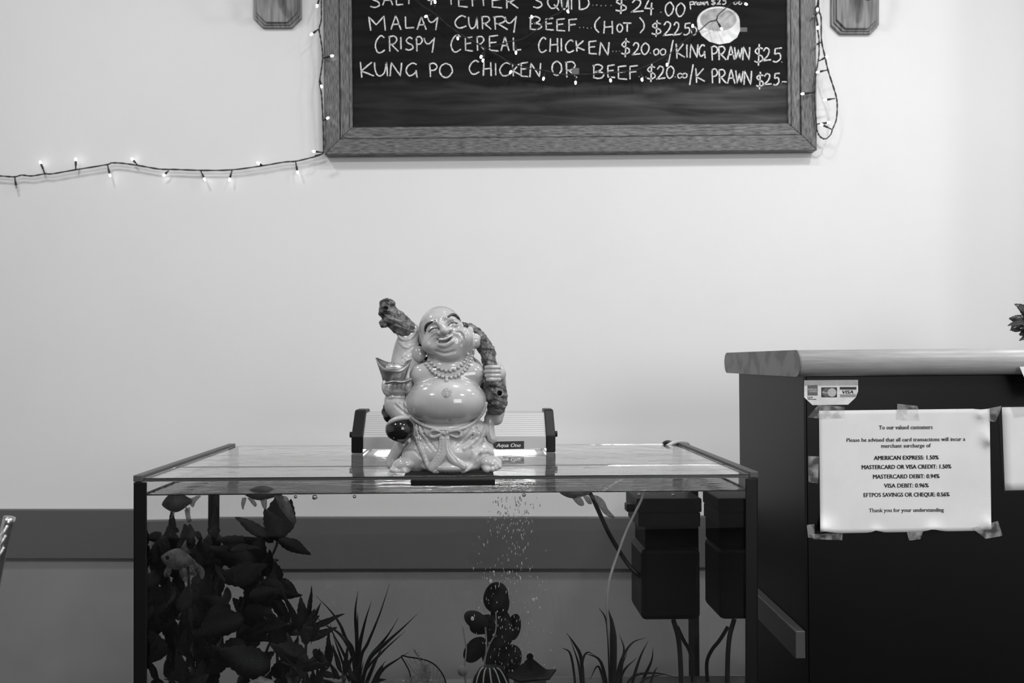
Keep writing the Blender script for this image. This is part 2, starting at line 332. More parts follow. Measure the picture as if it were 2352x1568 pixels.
# handwriting: each glyph is a set of strokes in a unit box
G = {
 'A': [[(0, 0), (.45, 1), (.5, 1), (1, 0)], [(.2, .38), (.85, .42)]],
 'B': [[(.12, .98), (.1, 0)], 'c', [(.0, .9), (.5, 1.0), (.85, .8), (.55, .52), (.2, .45)], 'c', [(.3, .5), (.8, .42), (.95, .2), (.6, .0), (.1, .06)]],
 'C': ['c', [(.95, .88), (.6, 1), (.2, .78), (0, .42), (.2, .06), (.55, 0), (1, .16)]],
 'D': [[(.1, 1), (.12, 0)], 'c', [(0, .95), (.6, .95), (1, .5), (.7, .1), (.1, 0)]],
 'E': [[(.95, .97), (.1, .9), (.12, .05), (1, 0)], [(.12, .5), (.8, .55)]],
 'F': [[(1, .98), (.1, .92), (.1, 0)], [(.1, .5), (.85, .55)]],
 'G': ['c', [(.85, .9), (.5, 1), (.1, .75), (0, .4), (.25, .1), (.6, .2), (.8, .4)], [(.8, .5), (.9, -.05)]],
 'H': [[(.08, 1), (0, 0)], [(.9, 1), (.95, -.03)], [(.05, .5), (.92, .55)]],
 'I': [[(.45, 1), (.5, 0)]],
 'K': [[(.05, 1), (.15, 0)], [(.85, .98), (.12, .42), (1, .1)]],
 'L': [[(.05, 1), (.1, .05), (1, .1)]],
 'M': [[(.12, 0), (0, .95), (.45, .4), (.92, 1), (1, 0)]],
 'N': [[(0, 0), (.1, 1), (.85, .02), (.95, 1)]],
 'O': ['c', [(.5, 1), (.12, .8), (0, .4), (.25, .03), (.65, .0), (1, .4), (.85, .82), (.45, 1)]],
 'P': [[(.1, .95), (.2, -.02)], 'c', [(0, .9), (.6, 1), (1, .75), (.7, .5), (.2, .45)]],
 'Q': ['c', [(.5, 1), (.12, .8), (0, .45), (.3, .1), (.7, .15), (.95, .5), (.8, .85), (.45, 1)], [(.55, .35), (1, -.05)]],
 'R': [[(.1, .98), (.15, 0)], 'c', [(0, .95), (.6, 1), (.85, .75), (.55, .5), (.12, .45)], [(.3, .47), (1, .0)]],
 'S': ['c', [(.9, .9), (.5, 1), (.12, .78), (.35, .55), (.85, .4), (.95, .15), (.5, .0), (0, .08)]],
 'T': [[(0, .97), (1, .95)], [(.5, .97), (.5, 0)]],
 'U': ['c', [(0, 1), (.08, .35), (.35, .02), (.75, .25), (.92, .98)], [(.92, 1), (1, 0)]],
 'W': [[(0, 1), (.2, .05), (.5, .8), (.7, .05), (1, .95)]],
 'Y': ['c', [(0, .95), (.15, .6), (.45, .52), (.85, .85)], [(.95, 1), (.75, -.15)]],
 '2': ['c', [(.05, .75), (.35, 1), (.75, .85), (.6, .45), (.0, .02), (.1, .03)], [(.0, .02), (1, .1)]],
 '4': [[(.5, 1), (.05, .4), (1, .38)], [(.8, .8), (.72, -.1)]],
 '5': [[(.95, 1), (.25, .95), (.2, .55)], 'c', [(.2, .55), (.7, .6), (.8, .25), (.4, 0), (0, .05)]],
 '0': ['c', [(.5, 1), (.1, .75), (.02, .35), (.35, .0), (.8, .2), (1, .65), (.7, .95), (.45, 1)]],
 '$': ['c', [(.95, .85), (.5, .92), (.08, .72), (.35, .55), (.85, .42), (.9, .2), (.4, .08), (0, .14)], [(.55, 1.12), (.45, -.12)]],
 '(': ['c', [(1, 1), (.2, .65), (.15, .3), (.8, 0)]], ')': ['c', [(0, 1), (.85, .65), (.85, .3), (.1, 0)]],
 '/': [[(1, 1), (0, 0)]], '.': [[(.3, .1), (.7, .0)]], '-': [[(0, .1), (1, 0)]], '+': [[(.5, 1), (.5, 0)], [(0, .5), (1, .5)]],
 'p': [[(.1, 1), (.3, -.8)], 'c', [(.1, .9), (.8, 1), (.9, .5), (.3, .3)]], 'r': ['c', [(.1, 0), (.1, .9), (.3, .8), (.9, .95)]],
 'a': ['c', [(.8, .9), (.1, .7), (.1, .1), (.7, .3), (.8, .9), (1, 0)]], 'w': [[(0, 1), (.25, 0), (.5, .8), (.75, 0), (1, 1)]],
 'n': ['c', [(0, 0), (.1, 1), (.2, .5), (.7, 1), (.95, 0)]], 'o': ['c', [(.5, 1), (.05, .6), (.3, 0), (.9, .2), (.95, .8), (.45, 1)]],
}
def ribbon(mb, pts, wpx, jit=0.35):
    L_, R_ = [], []
    for i, p in enumerate(pts):
        a = pts[max(i - 1, 0)]; b = pts[min(i + 1, len(pts) - 1)]
        dx, dy = b[0] - a[0], b[1] - a[1]; l = math.hypot(dx, dy) or 1
        w_ = wpx * 0.5 * (0.85 + jit * random.random()); nx, ny = -dy / l * w_, dx / l * w_
        L_.append((p[0] + nx, p[1] + ny)); R_.append((p[0] - nx, p[1] - ny))
    n = len(pts)
    mb.add([BP(x, y, 0.0008) for x, y in L_] + [BP(x, y, 0.0008) for x, y in R_], [(i, i + 1, n + i + 1, n + i) for i in range(n - 1)])
def glyph(mb, ch, x0, x1, y0, y1, wpx=3.1):
    smooth = False
    for st in G[ch]:
        if st == 'c': smooth = True; continue
        pts = [(x0 + (x1 - x0) * u, y1 + (y0 - y1) * v) for u, v in st]
        if smooth: pts = catmull(pts, 5)
        else:
            q = []
            for a, b in zip(pts[:-1], pts[1:]): q += [(a[0] + (b[0] - a[0]) * t / 5, a[1] + (b[1] - a[1]) * t / 5) for t in range(5)]
            pts = q + [pts[-1]]
        pts = [(x + random.uniform(-.25, .25), y + random.uniform(-.25, .25)) for x, y in pts]
        ribbon(mb, pts, wpx); smooth = False
TEXT = [
 [('S', 851, 872, -14, 17), ('A', 879, 902, -18, 12), ('L', 909, 926, -18, 13), ('T', 928, 950, -20, 10), ('+', 982, 999, -10, 11), ('P', 1033, 1050, -22, 10), ('E', 1051, 1074, -18, 16), ('P', 1082, 1100, -20, 14), ('P', 1107, 1126, -20, 13), ('E', 1128, 1153, -16, 18), ('R', 1160, 1190, -14, 19),
  ('S', 1225, 1245, -14, 18), ('Q', 1258, 1284, -12, 22), ('U', 1289, 1306, -10, 22), ('I', 1309, 1317, -10, 22), ('D', 1328, 1353, -10, 22), ('.', 1360, 1363, 10, 12), ('.', 1369, 1372, 10, 12), ('.', 1379, 1382, 11, 13), ('.', 1390, 1393, 11, 13), ('.', 1402, 1405, 11, 13),
  ('$', 1414, 1440, -6, 28), ('2', 1451, 1478, -1, 28), ('4', 1480, 1501, 0, 32), ('.', 1516, 1520, 25, 28), ('0', 1528, 1547, 5, 36), ('0', 1553, 1573, 7, 38)],
 [('M', 847, 885, 37, 70), ('A', 898, 921, 37, 68), ('L', 930, 951, 38, 66), ('A', 958, 979, 40, 68), ('Y', 982, 1007, 38, 65), ('C', 1045, 1071, 36, 64), ('U', 1076, 1097, 39, 66), ('R', 1105, 1128, 38, 67), ('R', 1133, 1166, 38, 68), ('Y', 1160, 1187, 37, 70),
  ('B', 1215, 1245, 38, 68), ('E', 1252, 1272, 41, 69), ('E', 1277, 1298, 42, 71), ('F', 1305, 1325, 43, 72), ('.', 1330, 1333, 61, 63), ('.', 1339, 1342, 61, 63), ('.', 1348, 1351, 62, 64), ('.', 1357, 1360, 62, 64), ('(', 1365, 1378, 39, 75), ('H', 1387, 1408, 48, 77), ('O', 1417, 1430, 55, 73), ('T', 1431, 1450, 52, 73), (')', 1469, 1480, 40, 76),
  ('$', 1497, 1519, 50, 81), ('2', 1524, 1545, 50, 82), ('2', 1547, 1563, 51, 81), ('.', 1563, 1567, 74, 76), ('5', 1570, 1587, 53, 80), ('0', 1589, 1600, 62, 80)],
 [('C', 862, 884, 82, 121), ('R', 892, 915, 83, 118), ('I', 917, 925, 85, 113), ('S', 931, 949, 86, 115), ('P', 955, 970, 84, 117), ('Y', 974, 999, 86, 116), ('C', 1036, 1059, 80, 119), ('E', 1067, 1086, 84, 117), ('R', 1094, 1114, 84, 116), ('E', 1122, 1145, 80, 117), ('A', 1151, 1169, 86, 117), ('L', 1178, 1197, 86, 117),
  ('C', 1237, 1255, 86, 120), ('H', 1263, 1282, 88, 119), ('I', 1285, 1294, 88, 117), ('C', 1299, 1318, 92, 120), ('K', 1322, 1343, 93, 118), ('E', 1351, 1371, 93, 124), ('N', 1377, 1400, 97, 127), ('.', 1406, 1409, 116, 118), ('.', 1414, 1417, 116, 118), ('.', 1422, 1425, 116, 118),
  ('$', 1427, 1447, 92, 127), ('2', 1453, 1471, 98, 126), ('0', 1473, 1491, 99, 125), ('.', 1492, 1496, 119, 122), ('o', 1501, 1513, 112, 126), ('o', 1516, 1529, 112, 126), ('/', 1535, 1546, 92, 147), ('K', 1552, 1573, 100, 135), ('I', 1574, 1582, 102, 132), ('N', 1585, 1604, 102, 133), ('G', 1606, 1621, 103, 132),
  ('P', 1633, 1648, 106, 138), ('R', 1649, 1668, 107, 138), ('A', 1671, 1687, 107, 137), ('W', 1687, 1705, 108, 137), ('N', 1706, 1723, 108, 138), ('$', 1733, 1753, 106, 146), ('2', 1753, 1771, 110, 140), ('5', 1775, 1797, 110, 142), ('.', 1794, 1797, 140, 143)],
 [('K', 826, 859, 142, 178), ('U', 860, 890, 143, 175), ('N', 896, 924, 144, 175), ('G', 933, 961, 145, 177), ('P', 985, 1004, 145, 176), ('O', 1010, 1039, 145, 177), ('C', 1078, 1101, 139, 170), ('H', 1110, 1129, 143, 174), ('I', 1134, 1143, 145, 173), ('C', 1148, 1173, 144, 174), ('K', 1176, 1196, 146, 175), ('E', 1195, 1213, 142, 176), ('N', 1217, 1243, 145, 177),
  ('O', 1268, 1290, 140, 172), ('R', 1298, 1325, 142, 178), ('B', 1361, 1388, 148, 180), ('E', 1394, 1413, 148, 178), ('E', 1418, 1440, 150, 182), ('F', 1445, 1465, 150, 182), ('.', 1466, 1469, 174, 176), ('.', 1475, 1478, 175, 177), ('.', 1482, 1485, 175, 177), ('$', 1486, 1506, 150, 184), ('2', 1509, 1528, 152, 182), ('0', 1531, 1548, 152, 180), ('.', 1549, 1553, 174, 177),
  ('o', 1556, 1567, 168, 179), ('o', 1567, 1578, 168, 179), ('/', 1584, 1592, 148, 195), ('K', 1597, 1619, 157, 190), ('P', 1634, 1648, 158, 190), ('R', 1650, 1668, 160, 191), ('A', 1671, 1688, 160, 192), ('W', 1690, 1707, 162, 193), ('N', 1709, 1727, 163, 195), ('$', 1737, 1754, 169, 201), ('2', 1755, 1772, 169, 195), ('5', 1776, 1792, 168, 195), ('.', 1793, 1796, 190, 192), ('-', 1796, 1807, 186, 188)],
]
SMALL = [('p', 1583, 1594, 4, 14), ('r', 1595, 1601, 4, 12), ('a', 1601, 1608, 5, 12), ('w', 1609, 1617, 4, 11), ('n', 1618, 1627, 4, 12), ('$', 1634, 1643, -2, 11), ('2', 1647, 1656, -3, 10), ('5', 1659, 1669, -4, 10), ('.', 1678, 1680, 7, 9), ('o', 1685, 1693, 3, 10), ('o', 1696, 1704, 3, 10)]
for ln in TEXT + [SMALL]:          # every chalk letter is a piece of its own
    for ch, x0, x1, y0, y1 in ln:
        mb = MB(); glyph(mb, ch, x0, x1, y0, y1, 2.2 if ln is SMALL else 2.4 if ch in '.o' else 2.8); mb.build('chalk_letter', M_chalk, board)
mb = MB(); mb2 = MB()        # drawn prawn-bowl: pale body, grey inside
ell_ = lambda cx, cy, a, b, n=40, t0=0, t1=2 * math.pi: [(cx + a * math.cos(t0 + (t1 - t0) * i / n), cy + b * math.sin(t0 + (t1 - t0) * i / n)) for i in range(n)]
body = [(1601, 50), (1603, 66), (1612, 82), (1630, 96), (1652, 102), (1676, 98), (1693, 86), (1700, 70), (1699, 50)] + [(1650 + 49 * math.cos(t), 48 - 33 * math.sin(t)) for t in np.linspace(0.1, math.pi - 0.1, 14)]
mb.add([BP(x, y, 0.0010) for x, y in body], [tuple(range(len(body)))])
inn = ell_(1650, 45, 42, 26)
mb2.add([BP(x, y, 0.0014) for x, y in inn], [tuple(range(len(inn)))])
mb.build('chalk_bowl_drawing', M_chalk2, board); mb2.build('chalk_bowl_inside', M_chalk3, board)
for x0, y0, x1, y1 in ((1313, 156, 1330, 172), (1699, 63, 1716, 73)):
    mb = MB(); mb.add([BP(x0, y0, .0009), BP(x1, y0, .0009), BP(x1, y1, .0009), BP(x0, y1, .0009)], [(0, 1, 2, 3)]); mb.build('tape_residue', M_tape_grey, board)

# ------------------------------------------------------------------ fairy lights
def garland(label, Y, cables, lamps, rad=0.0021, off=()):
    c0 = cables[0]; t = empty('fairy_lights', P(c0[0][0], c0[0][1], Y), label, 'string lights')
    for c in cables:
        pts = catmull(c, 4); m = MB()
        a = []; b = []
        for i, (x, y) in enumerate(pts):      # two twisted strands
            ph = i * 1.3; q = P(x, y, Y)
            a.append(q + Vector((math.cos(ph), math.sin(ph), math.sin(ph + 1))) * 0.0011); b.append(q - Vector((math.cos(ph), math.sin(ph), math.sin(ph + 1))) * 0.0011)
        m.tube(a, rad * .75, 6); m.tube(b, rad * .75, 6); m.build('cable', M_cable, t, smooth=True)
    for i, (x, y, sx, sy) in enumerate(lamps):
        dy = random.uniform(-.004, .004)
        a = P(sx, sy, Y); b = P(x, y, Y - 0.004 + dy); d = (b - a); Ln = d.length; d = d / max(Ln, 1e-6)
        s_ = MB().tube([a, a + d * (Ln * .45), a + d * (Ln * .5), b], [.0017, .0019, .0030, .0030], 8).build('socket', M_cable, t, smooth=True)
        lit = i not in off
        MB().tube([b - d * .002, b + d * .003, b + d * .0065, b + d * .0085], [.0023, .0028, .0025, .0008], 10).build('bulb', M_bulb if lit else M_bulboff, s_, smooth=True)
garland('black fairy light string running across the wall left of the chalkboard', 2.335,
    [[(-900, 372), (-700, 392), (-450, 412), (-250, 414), (-60, 402), (0, 404), (33, 406), (50, 402), (73, 404), (103, 399), (120, 399), (172, 390), (245, 378), (256, 374), (282, 375), (318, 380), (365, 388), (401, 389), (461, 391), (531, 390), (600, 381), (653, 372), (680, 370), (722, 360), (738, 355)]],
    [(37, 426, 34, 408), (94, 376, 103, 398), (174, 369, 174, 390), (252, 400, 247, 379), (306, 368, 316, 379), (379, 400, 388, 391), (469, 409, 461, 392), (528, 409, 533, 391), (596, 376, 605, 381), (683, 393, 679, 371)], off=(0,))
garland('black fairy light cable hanging down the left edge of the chalkboard frame', 2.306,
    [[(736, -60), (738, 0), (738, 17), (738, 46), (733, 66), (736, 86), (740, 112), (741, 134), (738, 160), (735, 179), (734, 191), (738, 215), (740, 240), (742, 281), (743, 320), (743, 349), (738, 354), (724, 357)]],
    [(729, 11, 735, -8), (718, 77, 733, 66), (760, 129, 741, 134), (738, 196, 735, 183), (751, 272, 742, 277), (724, 348, 741, 350)])
garland('fairy light string draped over the chalkboard menu writing', 2.300,
    [[(935, -40), (960, 5), (998, 31), (1026, 56), (1057, 78), (1113, 110), (1150, 131), (1179, 148), (1215, 157), (1253, 163), (1281, 170), (1317, 172), (1336, 171), (1375, 170), (1415, 166), (1450, 162), (1470, 158), (1500, 144), (1530, 128), (1546, 117), (1570, 95), (1592, 79), (1603, 73), (1618, 60), (1630, 50), (1645, 46), (1649, 35), (1663, 22), (1685, 4), (1697, 2), (1702, -30)],
     [(1120, 111), (1166, 97), (1194, 92), (1212, 83), (1228, 72), (1250, 50), (1270, 36), (1292, 22), (1296, -30)]],
    [(999, 8, 997, 28), (981, 37, 995, 33), (1051, 86, 1050, 79), (1106, 128, 1113, 112), (1110, 136, 1115, 114), (1185, 118, 1184, 96), (1174, 163, 1181, 150), (1249, 178, 1252, 165), (1222, 42, 1226, 60), (1303, 24, 1297, 14), (1322, 187, 1322, 173), (1402, 182, 1400, 168), (1474, 180, 1470, 160), (1532, 146, 1531, 128), (1591, 63, 1591, 80), (1656, 64, 1646, 47), (1711, 8, 1700, 2)], rad=0.0019)
garland('fairy light string looping down beside the right edge of the chalkboard', 2.306,
    [[(1884, -60), (1880, 0), (1882, 27), (1886, 42), (1887, 93), (1895, 131), (1902, 162), (1913, 196), (1921, 223), (1923, 242), (1921, 274), (1912, 297), (1908, 309), (1896, 319), (1884, 314), (1877, 301), (1875, 280), (1871, 242), (1871, 210), (1873, 179), (1878, 147), (1881, 126), (1881, 90), (1878, 69), (1876, 48), (1874, 21), (1879, 0), (1882, -60)]],
    [(1878, 19, 1880, 4), (1878, 61, 1877, 45), (1896, 132, 1881, 140), (1881, 165, 1899, 161), (1898, 229, 1918, 226), (1846, 215, 1871, 212), (1900, 282, 1876, 285), (1890, 287, 1910, 297), (1876, 102, 1888, 96), (1870, 36, 1882, 27)], rad=0.0019, off=(8, 9))

# ------------------------------------------------------------------ wall lamps on pine back plates
def wall_lamp(x0, x1, yb, ch, label, arm_x, arm_y):
    Yp = YW - 0.02; t = empty('wall_lamp', P((x0 + x1) / 2, yb, YW), label, 'wall lamp')
    top = yb - 260
    def octo(i): return [(x0 + i + ch, yb - i), (x1 - i - ch, yb - i), (x1 - i, yb - i - ch), (x1 - i, top + i + ch), (x1 - i - ch, top + i), (x0 + i + ch, top + i), (x0 + i, top + i + ch), (x0 + i, yb - i - ch)]
    for i, d0, d1, nm in ((0, 0.000, 0.010, 'back_plate'), (4.5, 0.010, 0.014, 'back_plate'), (9, 0.014, 0.021, 'raised_plate')):
        MB().prism(octo(i), d0, d1, lambda u, v, d: P(u, v, YW - 0.02) + Vector((0, 0.02 - d, 0))).build(nm, M_plate, t, bevel=0.0015)
    q = P(arm_x, arm_y, YW - 0.02); pts = [q + Vector((0, -0.004, 0.115)), q + Vector((0, -0.03, 0.03)), q + Vector((0, -0.045, -0.002)), q + Vector((0, -0.075, 0.0)), q + Vector((0, -0.10, 0.04)), q + Vector((0, -0.105, 0.12))]
    MB().tube(catmull(pts, 6), 0.0095, 10).build('arm', M_woodd, t, smooth=True)
    c = q + Vector((0, -0.105, 0.12))
    MB().lathe([(0.0, -.005), (.02, 0), (.03, .02), (.026, .03), (0, .032)], c, 16).build('lamp_holder', M_woodd, t, smooth=True)
    MB().lathe([(.03, .03), (.05, .05), (.065, .09), (.075, .13), (.073, .13), (.062, .09), (.047, .052), (.028, .033)], c, 28).build('lamp_shade', M_chalk2, t, smooth=True)
M_woodd = mat('dark_stained_wood', 0.05, 0.4, var=0.3, vscale=30)
wall_lamp(579, 690, 60, 22, 'wooden wall lamp back plate up left of the chalkboard', 632, -4)
wall_lamp(1913, 2023, 74, 20, 'wooden wall lamp back plate up right of the chalkboard', 1978, 8)
M_trim = mat('grey_black_top_trim', 0.06, 0.45, spec=0.4)
M_siderail = mat('grey_side_rail', 0.06, 0.4)
M_rod = mat('brass_rod', 0.65, 0.25, metal=0.6)
M_fernm = mat('pale_fern', 0.20, 0.6)
M_airb, _ab = glass('air_pocket', 0.75)
# ------------------------------------------------------------------ aquarium (turned 2.5 degrees)
PSI = math.radians(2.5); TO = Vector((-0.542, 1.149, 0)); TU = Vector((math.cos(PSI), math.sin(PSI), 0)); TV = Vector((-math.sin(PSI), math.cos(PSI), 0))
TW, TD, ZT, ZB, ZW = 0.906, 0.44, 0.976, 0.53, 0.955
LID = ZT + 0.005
def TL(u, v, z): return TO + TU * u + TV * v + Vector((0, 0, z))
def tbox(mb, lo, hi):
    b = MB().box(lo, hi); return mb.add([TL(*p) for p in b.v], b.f)
def uv_of(p): q = p - TO; return q.dot(TU), q.dot(TV)
CAMP = Vector((0, 0, HC))
def PW(px, py, v):                # a point at depth v behind the front pane, seen through the water at pixel px,py
    d = Vector(((px - CX) / FPX, 1, -(py - HY) / FPX)).normalized()
    t = (TO - CAMP).dot(TV) / d.dot(TV); Q = CAMP + d * t
    ci = d.dot(TV); tg = (d - TV * ci) / 1.333; co = math.sqrt(1 - tg.length_squared)
    p = Q + (tg + TV * co) * (v / co); p.z = max(min(p.z, ZW - 0.002), ZB + .030); return p
tank = empty('aquarium', TL(TW / 2, TD / 2, ZB), 'large rectangular glass aquarium full of water with black corner trims', 'aquarium')
g = 0.005
for nm, lo, hi in (('front_pane', (0, 0, ZB), (TW, g, ZT - .0003)), ('back_pane', (0, TD - g, ZB), (TW, TD, ZT - .0003)),
                   ('side_pane', (0, g + .0002, ZB), (g, TD - g - .0002, ZT - .0003)), ('side_pane', (TW - g, g + .0002, ZB), (TW, TD - g - .0002, ZT - .0003))):
    tbox(MB(), lo, hi).build(nm, M_glass, tank)
tbox(MB(), (-.004, -.004, ZB - .012), (TW + .004, TD + .004, ZB - .0003)).build('base_frame', M_black, tank)
for u0, sg in ((0, 1), (TW, -1)):
    for v0, sv in ((0, 1), (TD, -1)):
        m = MB(); e = .003; wd = .0155
        us = sorted((u0 - sg * e, u0 + sg * wd)); vs = sorted((v0 - sv * e, v0 - sv * .0004))
        tbox(m, (us[0], vs[0], ZB), (us[1], vs[1], ZT - .0005))
        us = sorted((u0 - sg * e, u0 - sg * .0004)); vs = sorted((v0 - sv * e, v0 + sv * wd))
        tbox(m, (us[0], vs[0], ZB), (us[1], vs[1], ZT - .0005)); m.build('corner_trim', M_black, tank, bevel=.0008)
        us = sorted((u0 + sg * g, u0 + sg * (g + .004))); vs = sorted((v0 + sv * g, v0 + sv * (g + .004)))
    m = MB(); us = sorted((u0 - sg * .004, u0 + sg * .009)); tbox(m, (us[0], -.002, ZT), (us[1], TD + .002, LID + .0045)); m.build('top_trim', M_trim, tank, bevel=.0012)
m = MB(); p0 = uv_of(P(944, 1100, 1.169)); p1 = uv_of(P(1137, 1100, 1.172))
tbox(m, (p0[0], -.0035, ZT - .0085), (p1[0], -.0003, ZT + .0006)); m.build('rim_clip', M_black, tank, bevel=.001)
tbox(MB(), (g + .001, g + .001, ZB + .0005), (TW - g - .001, TD - g - .001, ZB + .028)).build('gravel_bed', M_gravel, tank)
m = MB()                          # water body with a small raised meniscus along the glass
a = g + .0004; z0 = ZB + .0289
rows = [(0, .0022), (.0012, .0009), (.003, 0)]
rings = []
for i, (d, h) in enumerate(rows):
    rings.append([TL(a + d, a + d, ZW + h), TL(TW - a - d, a + d, ZW + h), TL(TW - a - d, TD - a - d, ZW + h), TL(a + d, TD - a - d, ZW + h)])
V = [TL(a, a, z0), TL(TW - a, a, z0), TL(TW - a, TD - a, z0), TL(a, TD - a, z0)] + [p for r in rings for p in r]
F = [(4 * k + i, 4 * k + (i + 1) % 4, 4 * k + 4 + (i + 1) % 4, 4 * k + 4 + i) for k in range(len(rows)) for i in range(4)] + [(4 * len(rows), 4 * len(rows) + 1, 4 * len(rows) + 2, 4 * len(rows) + 3)]
wo = obj('water', V, F, M_water, None, loc=TL(TW / 2, TD / 2, z0)); tag(wo, 'clear water filling the aquarium almost to the rim', 'water', kind='stuff')
for v0, v1, lb in ((.0015, .1185, 'narrow front glass cover pane on the aquarium, under the statue'), (.1215, TD - .001, 'wide rear glass cover pane on the aquarium, under the light')):
    o = tbox(MB(), (.0095, v0, ZT + .0002), (TW - .0095, v1, LID)).build('glass_cover', M_lid, None, loc=TL(TW / 2, v0, ZT)); tag(o, lb, 'glass cover')
cov = [o for o in bpy.data.objects if o.name.startswith('glass_cover')]; cov.sort(key=lambda o: o.location.y)
tbox(MB(), (.0096, .1187, ZT + .0004), (TW - .0096, .1212, LID + .0003)).build('edge_strip', M_silicone, cov[1])
tbox(MB(), (.0096, .0004, ZT + .0004), (TW - .0096, .0013, LID - .0014)).build('edge_strip', M_silicone, cov[0])
a_ = uv_of(P(927, 1094, 1.166)); b_2 = uv_of(P(1134, 1094, 1.172))
o = tbox(MB(), (a_[0], .004, LID + .0001), (b_2[0], .092, LID + .0005)).build('rubber_mat', M_blackm, None, loc=TL(.5, .05, LID)); tag(o, 'thin black mat under the statue on the front glass cover', 'mat')
# stand under the tank (below the picture)
st = empty('aquarium_stand', TL(TW / 2, TD / 2, 0), 'black cabinet stand underneath the fish tank', 'cabinet')
tbox(MB(), (0, 0, 0), (TW, TD, ZB - .0125)).build('body', M_count, st, bevel=.002)
for u0, u1, hu in ((.01, TW / 2 - .002, TW / 2 - .04), (TW / 2 + .002, TW - .01, TW / 2 + .04)):
    d = tbox(MB(), (u0, -.018, .03), (u1, -.0005, ZB - .03)).build('door', M_count, st, bevel=.002)
    MB().tube([TL(hu, -.018, .34), TL(hu, -.03, .34), TL(hu, -.03, .24), TL(hu, -.018, .24)], .004, 8).build('handle', M_chrome, d, smooth=True)

# ------------------------------------------------------------------ aquarium light unit
def hood():
    t = empty('aquarium_light', TL(.5, .33, LID), 'silver aquarium light unit with black end caps standing behind the statue', 'aquarium light')
    uA = uv_of(P(835, 1040, 1.465))[0]; uB = uv_of(P(1254, 1040, 1.475))[0]; uL = uv_of(P(808, 1040, 1.465))[0]; uR = uv_of(P(1276, 1040, 1.475))[0]
    v0 = uv_of(P(1040, 1040, 1.468))[1]
    prof = [(0, .0075), (0, .0295), (.002, .0305)]
    n = 11
    for i in range(n):           # ribbed slope
        a0 = i / n; b0 = (i + .72) / n
        for q, dd in ((a0, 0), (b0, 0), (b0 + .06 / n, -.0008), ((i + .98) / n, -.0008)):
            prof.append((.002 + .038 * q + .0, .0305 + .040 * q + dd))
    prof += [(.044, .0715), (.088, .0715), (.118, .045), (.118, .0075)]
    MB().prism(prof, uA, uB, lambda a, b, d: TL(d, v0 + a, LID + b)).build('housing', M_alu, t)
    MB().prism([(-.0004, .0075), (-.0004, .0285), (.0004, .0285), (.0004, .0075)], uA + .0004, uB - .0004, lambda a, b, d: TL(d, v0 + a, LID + b)).build('front_strip', M_alud, t)
    cap = [(-.002, .0), (-.002, .031), (.040, .0742), (.046, .0765), (.088, .0765), (.121, .048), (.121, .0)]
    for ua, ub in ((uL, uA), (uB, uR)):
        c = MB().prism(cap, ua, ub, lambda a, b, d: TL(d, v0 + a, LID + .0004 + b)).build('end_cap', M_black, t, bevel=.002)
        us = ua if ua == uL else ub; sg = -1 if ua == uL else 1
        MB().tube([TL(us, v0 + .012, LID + .033), TL(us + sg * .0045, v0 + .012, LID + .033)], .0055, 14).build('pin', M_black, c, smooth=False)
    yb = 1.4655
    def fp(px, py, out): 
        p = P(px, py, 1.469); u, v = uv_of(p); return TL(u, v0 - .0006 - out, p.z)
    bd = [(1131, 1018), (1134, 1014), (1204, 1013), (1204, 1031), (1141, 1032), (1135, 1028)]
    m = MB(); m.add([fp(x, y, .0004) for x, y in bd] + [fp(x, y, -.0002) for x, y in bd], [tuple(range(6)), tuple(range(11, 5, -1))] + [(i, 6 + i, 6 + (i + 1) % 6, (i + 1) % 6) for i in range(6)])
    b = m.build('badge', M_ink, t)
    m = MB(); text_on(m, 'Aqua One', 1140, 1196, 1026.5, 8.2, fp, bold=.035, shear=.25, thick=.0007); m.build('badge_lettering', M_chalk2, b)
    l = disc_light('hood_lamp', TL((uA + uB) / 2, v0 + .071, LID + .0070), 7.0, uB - uA - .03, None, 'RECTANGLE', .06)
    l.rotation_euler = (0, 0, PSI)
hood()
# loop of cable and clear tube over the rear right rim
t = empty('air_hose', TL(.78, TD, LID), 'clear hose and black cable looping over the rear right corner of the tank', 'hose')
MB().tube(catmull([P(1523, 1030, 1.64), P(1525, 1019, 1.63), P(1534, 1015, 1.62), P(1543, 1018, 1.62), P(1547, 1026, 1.64)], 6), .0042, 8).build('black_cable', M_hose, t, smooth=True)
MB().tube(catmull([P(1531, 1026, 1.61), P(1542, 1019, 1.61), P(1558, 1015, 1.62), P(1572, 1016, 1.63), P(1582, 1024, 1.65), P(1585, 1060, 1.66)], 6), .0040, 8).build('clear_tube', M_airline, t, smooth=True)
